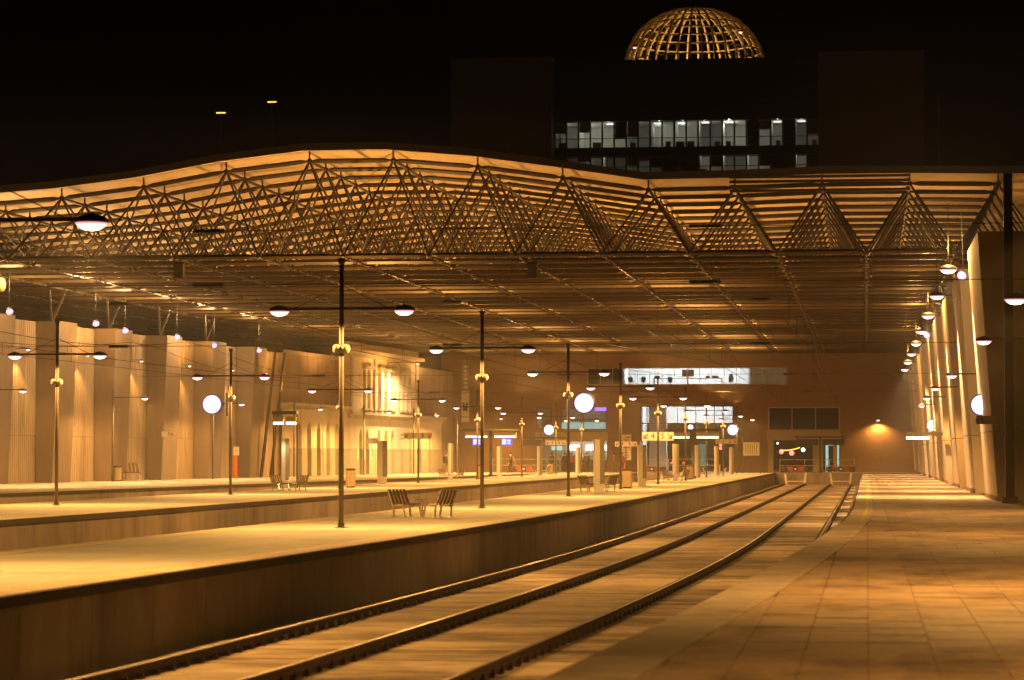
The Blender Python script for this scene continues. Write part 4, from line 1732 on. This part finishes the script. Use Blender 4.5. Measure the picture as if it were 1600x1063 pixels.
# buffer stops
def buffer_stop(X, label):
    t = thing('buffer_stop', label, 'buffer stop', (X, 242.3, -0.98), 0, 'buffer stops')
    for sx in (-0.9, 0.9):
        m = MB()
        m.bar((sx * 0.85, 0, 0.0), (sx, 0, 1.15), 0.16)
        m.bar((sx * 0.85, 2.4, 0.02), (sx, 0.1, 1.0), 0.12)
        m.build('leg', 'sign', t)
        m = MB()
        m.lathe([(0.2, 0), (0.25, 0.06), (0.25, 0.22), (0.18, 0.3)], (sx * 1.05, -0.06, 1.30), 14, Vector((0, -1, 0)))
        m.build('buffer_head', 'black', t)
    m = MB()
    m.box((0, 0.05, 1.32), (2.5, 0.2, 0.42))
    m.build('beam', 'black', t)
    for sx in (-0.48, 0.48):
        m = MB()
        m.box((sx, -0.058, 1.32), (0.52, 0.012, 0.40))
        m.build('red_panel', 'red', t)
    m = MB()
    m.box((0, -0.06, 1.32), (0.16, 0.012, 0.12))
    m.build('number_plate', 'sign', t)
    m = MB()
    m.box((0, 0, 0.28), (1.6, 0.1, 0.08))
    m.build('cross_bar', 'sign', t)


buffer_stop(-6.10, 'red and black buffer stop at the end of the left front track')
buffer_stop(-2.25, 'red and black buffer stop at the end of the right front track')
for (xa, xb) in ((-7.75, -0.5), (-19.7, -13.2), (-33, -26.5)):
    m = MB()
    m.box2((xa, 246.55, -1.1), (xb, 246.95, -0.004))
    o = m.build('end_wall', 'pwall')
    struct(o)


def railing(x0, x1, Y, label, h=1.0):
    t = thing('railing', label, 'railing', ((x0 + x1) / 2, Y, 0))
    L = (x1 - x0) / 2
    n = max(2, int(2 * L / 1.9))
    for i in range(n + 1):
        m = MB()
        m.tube((lerp(-L, L, i / n), 0, 0), (lerp(-L, L, i / n), 0, h), 0.03, n=8)
        m.build('post', 'chrome', t)
    for z in (h, h * 0.55):
        m = MB()
        m.tube((-L, 0, z - 0.02), (L, 0, z - 0.02), 0.028, n=8)
        m.build('rail', 'chrome', t)


railing(-7.6, -1.1, 248.2, 'pale tube railing behind the buffer stops', 1.15)
railing(-33.0, -27.0, 248.2, 'pale tube railing behind the gantry of the far island', 1.2)
railing(-19.5, -13.2, 248.2, 'pale tube railing before the glazed exit hall', 1.2)
for i, X in enumerate((-15.0, -18.4, -29.5)):
    buffer_stop(X, ['red buffer stop below the glazed exit hall', 'red buffer stop on the unused slab beside the far island', 'red buffer stop left of the far island gantry'][i])

# left edge poles on the wall side
for i, (px, pt) in enumerate(((408, 428), (423, 436))):
    b0 = floor_at(px, 745.5)
    s0, _ = wall_s(px, 745, 1.2)
    bp = wallpt(s0, 1.2, 0)
    m = MB()
    m.tube(bp, bp + Vector((0.9, 0.3, 8.7)), 0.12, 0.09, n=10)
    tag(m.build('leaning_pole', 'dark'), ['leaning dark steel pole left of the lit shelter beam', 'leaning dark steel pole against the pale pier by the old front'][i], 'pole', 'leaning poles')
p = at(1576, 500, 90.0)
t = thing('signal_mast', 'tall dark mast standing in front of the nearest right hand pier', 'mast', (p.x, 90.0, 0))
m = MB()
m.box((0, 0, 5.2), (0.28, 0.28, 10.4))
m.build('shaft', 'dark', t)
m = MB()
m.box((0, 0, 0.1), (0.5, 0.5, 0.2))
m.build('foot', 'joint', t)


# ------------------------------------------------------------------ people
def person(px, py, rz, coat, legs, label, pose='stand', bag=False, Y=None):
    b = floor_at(px, py) if Y is None else Vector((at(px, py, Y).x, Y, 0))
    verts, edges, rad = [], [], []

    def V(p, r):
        verts.append(p)
        rad.append(r)
        return len(verts) - 1

    def E_(a, b_):
        edges.append((a, b_))
    pel = V((0, 0, 0.95), 0.155)
    wa = V((0, 0.01, 1.12), 0.15)
    ch = V((0, 0, 1.34), 0.165)
    nk = V((0, 0, 1.48), 0.065)
    hd = V((0, 0.02, 1.60), 0.085)
    ht = V((0, 0.01, 1.70), 0.085)
    for a, b_ in ((pel, wa), (wa, ch), (ch, nk), (nk, hd), (hd, ht)):
        E_(a, b_)
    for sx in (-1, 1):
        step = 0.16 * sx if pose == 'walk' else 0.02 * sx
        hp = V((sx * 0.09, 0, 0.88), 0.105)
        kn = V((sx * 0.10, step * 0.8 + 0.02, 0.48), 0.068)
        an = V((sx * 0.10, step - (0.05 if pose == 'walk' else 0), 0.09), 0.045)
        toe = V((sx * 0.11, step + 0.14, 0.045), 0.04)
        E_(pel, hp)
        E_(hp, kn)
        E_(kn, an)
        E_(an, toe)
        sh = V((sx * 0.19, 0, 1.40), 0.075)
        fwd = -step * 0.6
        el = V((sx * 0.25, fwd * 0.5 - 0.03, 1.13), 0.055)
        wr = V((sx * 0.24, fwd + 0.08, 0.89), 0.036)
        pm = V((sx * 0.24, fwd + 0.10, 0.82), 0.034)
        E_(ch, sh)
        E_(sh, el)
        E_(el, wr)
        E_(wr, pm)
        for k, ln in enumerate((0.075, 0.09, 0.085, 0.065)):
            f_ = V((sx * 0.24, fwd + 0.075 + 0.02 * k, 0.78), 0.011)
            f2 = V((sx * 0.235, fwd + 0.085 + 0.02 * k, 0.78 - ln), 0.009)
            E_(pm, f_)
            E_(f_, f2)
        th = V((sx * 0.215, fwd + 0.13, 0.79), 0.011)
        E_(pm, th)
    me = bpy.data.meshes.new('body')
    me.from_pydata(verts, edges, [])
    o = bpy.data.objects.new('tmp', me)
    COL.objects.link(o)
    md = o.modifiers.new('s', 'SKIN')
    md.use_smooth_shade = True
    for i, r_ in enumerate(rad):
        me.skin_vertices[0].data[i].radius = (r_, r_ * (0.72 if i in (0, 1, 2) else 1.0))
    me.skin_vertices[0].data[0].use_root = True
    su = o.modifiers.new('d', 'SUBSURF')
    su.levels = 1
    bpy.context.view_layer.update()
    dg = bpy.context.evaluated_depsgraph_get()
    fin = bpy.data.meshes.new_from_object(o.evaluated_get(dg))
    bpy.data.objects.remove(o)
    fin.materials.clear()
    for mm in ('skin', coat, legs, 'black'):
        fin.materials.append(M[mm])
    for p in fin.polygons:
        z = p.center.z
        x = abs(p.center.x)
        p.material_index = 0 if (z > 1.47 or (x > 0.19 and z < 0.88)) else (1 if z > 0.86 else (2 if z > 0.12 else 3))
    t = thing('person', label, 'person', b, rz, 'people on the concourse')
    link('body', fin, t)
    m = MB()
    m.lathe([(0.098, -0.02), (0.112, 0.05), (0.10, 0.11), (0.05, 0.15)], (0, -0.012, 1.62), 12)
    m.build('hair', 'hair', t, True)
    m = MB()
    m.lathe([(0.185, 0), (0.20, 0.12), (0.19, 0.32), (0.2, 0.5), (0.12, 0.6)], (0, 0, 0.84), 12)
    j = m.build('coat', coat, t, True)
    j.scale = (1, 0.72, 1)
    if bag:
        m = MB()
        m.box((0, -0.2, 1.22), (0.30, 0.14, 0.42))
        m.build('backpack', 'slat', t)
    for sx in (-1, 1):
        m = MB()
        m.lathe([(0.012, 0), (0.008, 0.006)], (sx * 0.033, 0.105, 1.63), 6, Vector((0, 1, 0)))
        m.build('eye', 'black', t)
    m = MB()
    m.lathe([(0.016, 0), (0.006, 0.03)], (0, 0.10, 1.60), 6, Vector((0, 1, 0)))
    m.build('nose', 'skin', t)
    m = MB()
    m.box((0, 0.102, 1.555), (0.045, 0.01, 0.01))
    m.build('mouth', 'signred', t)
    return t


person(917, 738.5, R(5), 'black', 'black', 'person in a dark jacket walking away before the cafe', 'walk')
person(697, 739.5, R(200), 'black', 'slat', 'person in dark clothes standing at the end of the old station front')
person(798, 739, R(100), 'black', 'black', 'person in dark coat walking right of the far island gantry', 'walk', True)
person(959, 738, R(170), 'slat', 'slat', 'person in brown standing left of the advert board')
person(972, 738.5, R(30), 'red', 'black', 'person in dark red standing behind the advert board foot')
person(862, 738, R(160), 'dark', 'black', 'person in dark clothes in the lit doorway left of the cafe')
person(893, 736, R(190), 'signred', 'dark', 'person in red behind the totem at the cafe counter', Y=257.5)
person(883, 736, R(190), 'dark', 'dark', 'person in dark clothes at the cafe counter under the bottles', Y=257.8)


# ------------------------------------------------------------------ street beyond the exit
def car(x, Y, rz, paint, label):
    t = thing('parked_car', label, 'car', (x, Y, 0), rz, 'cars in the street beyond the exit')
    m = MB()
    m.prism([(-2.1, 0.25), (2.1, 0.25), (2.15, 0.6), (1.9, 0.85), (1.0, 0.92), (0.4, 1.42), (-1.2, 1.45), (-1.9, 0.95), (-2.15, 0.85)], -0.82, 0.82)
    m.build('body', paint, t)
    m = MB()
    m.prism([(0.88, 0.96), (0.38, 1.36), (-1.15, 1.38), (-1.75, 0.97)], -0.835, 0.835)
    m.build('window', 'towerdark', t)
    for sx in (-1.3, 1.3):
        for sy in (-0.78, 0.78):
            m = MB()
            m.lathe([(0.30, -0.1), (0.32, -0.06), (0.32, 0.06), (0.30, 0.1)], (sx, sy, 0.32), 16, Vector((0, 1, 0)))
            w_ = m.build('wheel', 'tyre', t)
            m = MB()
            m.lathe([(0.18, -0.11), (0.18, 0.11)], (sx, sy, 0.32), 12, Vector((0, 1, 0)))
            m.build('rim', 'chrome', w_)
    for sy in (-0.62, 0.62):
        m = MB()
        m.box((-2.1, sy, 0.75), (0.14, 0.34, 0.16))
        m.build('tail_light', 'tail', t)
        m = MB()
        m.box((2.08, sy, 0.62), (0.14, 0.34, 0.16))
        m.build('headlight', 'screenwhite', t)


for (px, Y, rz, paint, lab) in ((1030, 285, R(90), 'white', 'pale car with red tail lights left beyond the exit hall'), (1068, 290, R(80), 'dark', 'dark car with red tail lights in the middle beyond the exit hall'), (1112, 284, R(-85), 'red', 'red car facing the station beyond the exit hall'), (1018, 305, R(0), 'signgrey', 'grey car parked sideways at the far kerb')):
    p = at(px, 730, Y)
    car(p.x, Y, rz, paint, lab)
p = at(1126, 712, 276)
t = thing('traffic_light', 'traffic light showing red beyond the exit hall', 'traffic light', (p.x, 276, 0))
m = MB()
m.tube((0, 0, 0), (0, 0, 2.2), 0.05)
m.build('pole', 'dark', t)
m = MB()
m.box((0, 0, 2.5), (0.3, 0.25, 0.9))
m.build('housing', 'black', t)
for z, mm in ((2.8, 'screenwhite'), (2.5, 'redlamp'), (2.2, 'redlamp')):
    m = MB()
    m.lathe([(0.13, 0), (0.11, 0.03)], (0, -0.126, z), 12, Vector((0, -1, 0)))
    m.build('lamp', mm, t)
m = MB()
p = at(1097, 716, 262)
m.box((p.x, 262, 1.3), (0.7, 0.12, 2.5))
tag(m.build('door_panel', 'teal'), 'teal panel standing in the exit hall', 'panel')
for i, (px, Y) in enumerate(((1020, 300), (1120, 306), (900, 296), (1230, 296), (760, 298), (1400, 300))):
    p = at(px, 700, Y)
    t = thing('added_street_lamp', f'{["first","second","third","fourth","fifth","sixth"][[4,2,0,3,1,5].index(i)] if False else ["left one through the exit hall","right one through the exit hall","one behind the cafe","one behind the gateway","one behind the far left of the end wall","one behind the right end of the end wall"][i]}, added street lamp beyond the station to light the tower'.strip(), 'street lamp', (p.x, Y, 0), 0, 'added street lamps beyond the station')
    m = MB()
    m.tube((0, 0, 0), (0, 0, 9), 0.09, 0.06)
    m.bar((0, 0, 8.95), (0, -1.2, 9.05), 0.08)
    m.build('pole', 'dark', t)
    lamp_head(t, (0, -1.3, 9.0), 1.3)
    point((p.x, Y - 1.3, 8.6), 200, SODIUM, 0.2)  # added light giving the tower behind a faint glow

# ------------------------------------------------------------------ office tower with the lattice dome
TY = 330.0


def tr(x0, x1, y0, y1, Y=TY):
    a, b = at(x0, y1, Y), at(x1, y0, Y)
    return a.x, b.x, a.z, b.z


tw = thing('office_tower', 'dark office tower with two lit window rows between two blank wings', 'building', (0, 0, 0))
a, b, c, d = tr(710, 866, 95, 400)
m = MB()
m.box2((a, TY - 3, 0), (b, TY + 20, d))
m.build('wing', 'tower', tw)
a, b, c, d = tr(1280, 1443, 84, 400)
m = MB()
m.box2((a, TY - 3, 0), (b, TY + 20, d))
m.build('wing', 'tower', tw)
a, b, _, d = tr(866.5, 1279.5, 90, 400)
ztop = at(1085, 92, TY).z
z1a, z1b = at(1070, 230, TY).z, at(1070, 188, TY).z
z2a, z2b = at(1070, 275, TY).z, at(1070, 243, TY).z
m = MB()
wall_grid(m, [(a + 0.1, b - 0.1, z1a, z1b), (a + 0.1, b - 0.1, z2a, z2b)], a, b, 0.0, ztop, TY, TY + 0.5)
m.build('facade', 'towerdark', tw)
m = MB()
m.box2((a, TY + 7, 0), (b, TY + 20, ztop))
m.build('core', 'white', tw)
for z in (z2a, z1a):
    m = MB()
    m.box2((a, TY + 0.51, z - 0.45), (b, TY + 6.99, z - 0.05))
    m.build('floor_slab', 'tower', tw)
    m = MB()
    m.box2((a, TY + 0.51, z + 3.25), (b, TY + 6.99, z + 3.35))
    m.build('ceiling', 'white', tw)
random.seed(21)
litmap = {0: '1111101111111111011011'[:22], 1: '0111111100011011100110'[:22]}
nwin = 22
for r_, (z0, z1) in enumerate(((z1a, z1b), (z2a, z2b))):
    for i in range(nwin):
        xa, xb = lerp(a, b, i / nwin), lerp(a, b, (i + 1) / nwin)
        zt = z1 - 0.02
        m = MB()
        for x in (xa + 0.05, xb - 0.05):
            m.box((x, TY + 0.2, (z0 + zt) / 2), (0.1, 0.16, zt - z0))
        for z in (z0 + 0.05, z0 + 1.15, zt - 0.05):
            m.box(((xa + xb) / 2, TY + 0.2, z), (xb - xa - 0.22, 0.15, 0.08))
        f_ = m.build('window', 'black', tw)
        m = MB()
        m.box2((xa + 0.1, TY + 0.24, z0 + 0.1), (xb - 0.1, TY + 0.26, zt - 0.1))
        m.build('pane', 'glass', f_)
        lit = litmap[r_][i] == '1'
        if i % 2 == 1 and random.random() < 0.8:
            m = MB()
            m.box2((xb - 0.06, TY + 0.6, z0), (xb + 0.06, TY + 6.9, z0 + 3.2))
            m.build('partition', 'white', f_)
        bl = random.random()
        if not lit:
            m = MB()
            m.box2((xa + 0.1, TY + 0.5, z0 + (0.1 if bl < 0.5 else 1.1)), (xb - 0.1, TY + 0.54, zt))
            m.build('blind', 'towerdark', f_)
        elif bl < 0.35:
            m = MB()
            m.box2((xa + 0.1, TY + 0.5, z0 + 1.2 + random.random() * 0.9), (xb - 0.1, TY + 0.54, zt))
            m.build('blind', random.choice(['dado', 'signgrey', 'tower']), f_)
        if lit and random.random() < 0.55:
            m = MB()
            x = lerp(xa, xb, random.uniform(0.3, 0.7))
            m.box((x, TY + 1.4, z0 + 0.45), (random.uniform(0.5, 1.0), 0.4, random.uniform(0.6, 0.9)))
            m.build('furniture', random.choice(['slat', 'dark', 'red', 'tower']), f_)
        if i % 2 == 0 and lit:
            m = MB()
            m.box(((xa + xb) / 2, TY + 3, z0 + 3.18), (0.9, 0.3, 0.05))
            m.build('ceiling_light', 'ceil', f_)
            point(((xa + xb) / 2, TY + 3.0 + random.uniform(-2.0, 2.4), z0 + 2.7), (60 if r_ == 0 else 36) * random.uniform(0.3, 1.5), (0.95, 1.0, 0.72), 0.12)
m = MB()
p = at(1467, 150, TY)
m.tube((p.x, TY, 0), (p.x, TY, p.z), 0.08, n=6)
tag(m.build('flag_mast', 'gold'), 'thin tall mast right of the office tower', 'mast')

dome = thing('lattice_dome', 'glowing lattice dome of curved ribs on top of the office tower', 'dome')
dc = at(1085, 90, TY + 9)
RD = 110 * (TY + 9) / FPX
hh = 97 * (TY + 9) / FPX
dc.z = ztop - 0.3
m = MB()
m.lathe([(RD + 0.6, 0), (RD + 0.6, 0.5)], (dc.x, TY + 9, dc.z - 0.4), 40)
m.build('drum', 'towerdark', dome)


def dp(ph, th):
    r_ = RD * math.cos(th) ** 0.9
    return Vector((dc.x + r_ * math.cos(ph), TY + 9 + r_ * math.sin(ph), dc.z + 0.1 + hh * math.sin(th)))


for i in range(36):
    ph = 2 * math.pi * i / 36
    m = MB()
    for k in range(8):
        m.bar(dp(ph, R(k * 10.5)), dp(ph, R((k + 1) * 10.5)), 0.19, 0.24)
    m.build('rib', 'gold', dome)
for k in range(1, 9):
    m = MB()
    th = R(k * 9.6 - 2)
    for i in range(28):
        m.bar(dp(2 * math.pi * i / 28, th), dp(2 * math.pi * (i + 1) / 28, th), 0.11, 0.14)
    m.build('ring', 'gold', dome)
for (dx, dy) in ((-4, 2), (4, 2), (0, -3), (0, 5)):
    point((dc.x + dx, TY + 9 + dy, dc.z + 0.8), 480, (1, 0.55, 0.16), 0.3, None)
for i, (px, py) in enumerate(((992, 74), (1157, 50))):
    p = at(px, py, TY + 3)
    t = thing('dome_lamp', ['bright small lamp low on the left of the lattice dome', 'bright small lamp on the right shoulder of the lattice dome'][i], 'lamp', p)
    m = MB()
    m.lathe([(0.2, 0), (0.35, 0.12), (0.3, 0.22)], n=10)
    m.build('housing', 'hood', t)
    m = MB()
    m.lathe([(0.2, -0.1), (0.3, -0.01)], n=10)
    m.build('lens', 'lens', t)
for i, (px, py, Y) in enumerate(((345, 177, 400), (425, 160, 420))):
    p = at(px, py, Y)
    t = thing('light_mast', ['left and lower', 'right and higher'][i] + ' tall mast with a faint lamp in the black sky at left', 'mast', (p.x, p.y, 0), 0, 'far light masts')
    m = MB()
    m.tube((0, 0, 0), (0, 0, p.z), 0.2, 0.1)
    m.build('pole', 'black', t)
    m = MB()
    m.box((0, 0, p.z + 0.25), (1.7, 0.5, 0.3))
    m.build('lamp_head', 'hood', t)
    m = MB()
    m.box((0, 0, p.z + 0.04), (1.3, 0.4, 0.1))
    m.build('lens', 'amber', t)

# ------------------------------------------------------------------ damp night air round the lamps
m = MB()
m.box2((-110, -12, -2.4), (60, 322, 16.4))
hz = m.build('haze', 'white')
stuff(hz)
hm = bpy.data.materials.new('haze_air')
hm.use_nodes = True
hn = hm.node_tree.nodes
hn.remove(hn['Principled BSDF'])
pv = hn.new('ShaderNodeVolumePrincipled')
pv.inputs['Color'].default_value = (0.9, 0.9, 0.9, 1)
pv.inputs['Density'].default_value = 0.0008
pv.inputs['Anisotropy'].default_value = 0.3
hm.node_tree.links.new(pv.outputs[0], hn['Material Output'].inputs['Volume'])
hz.data.materials.clear()
hz.data.materials.append(hm)
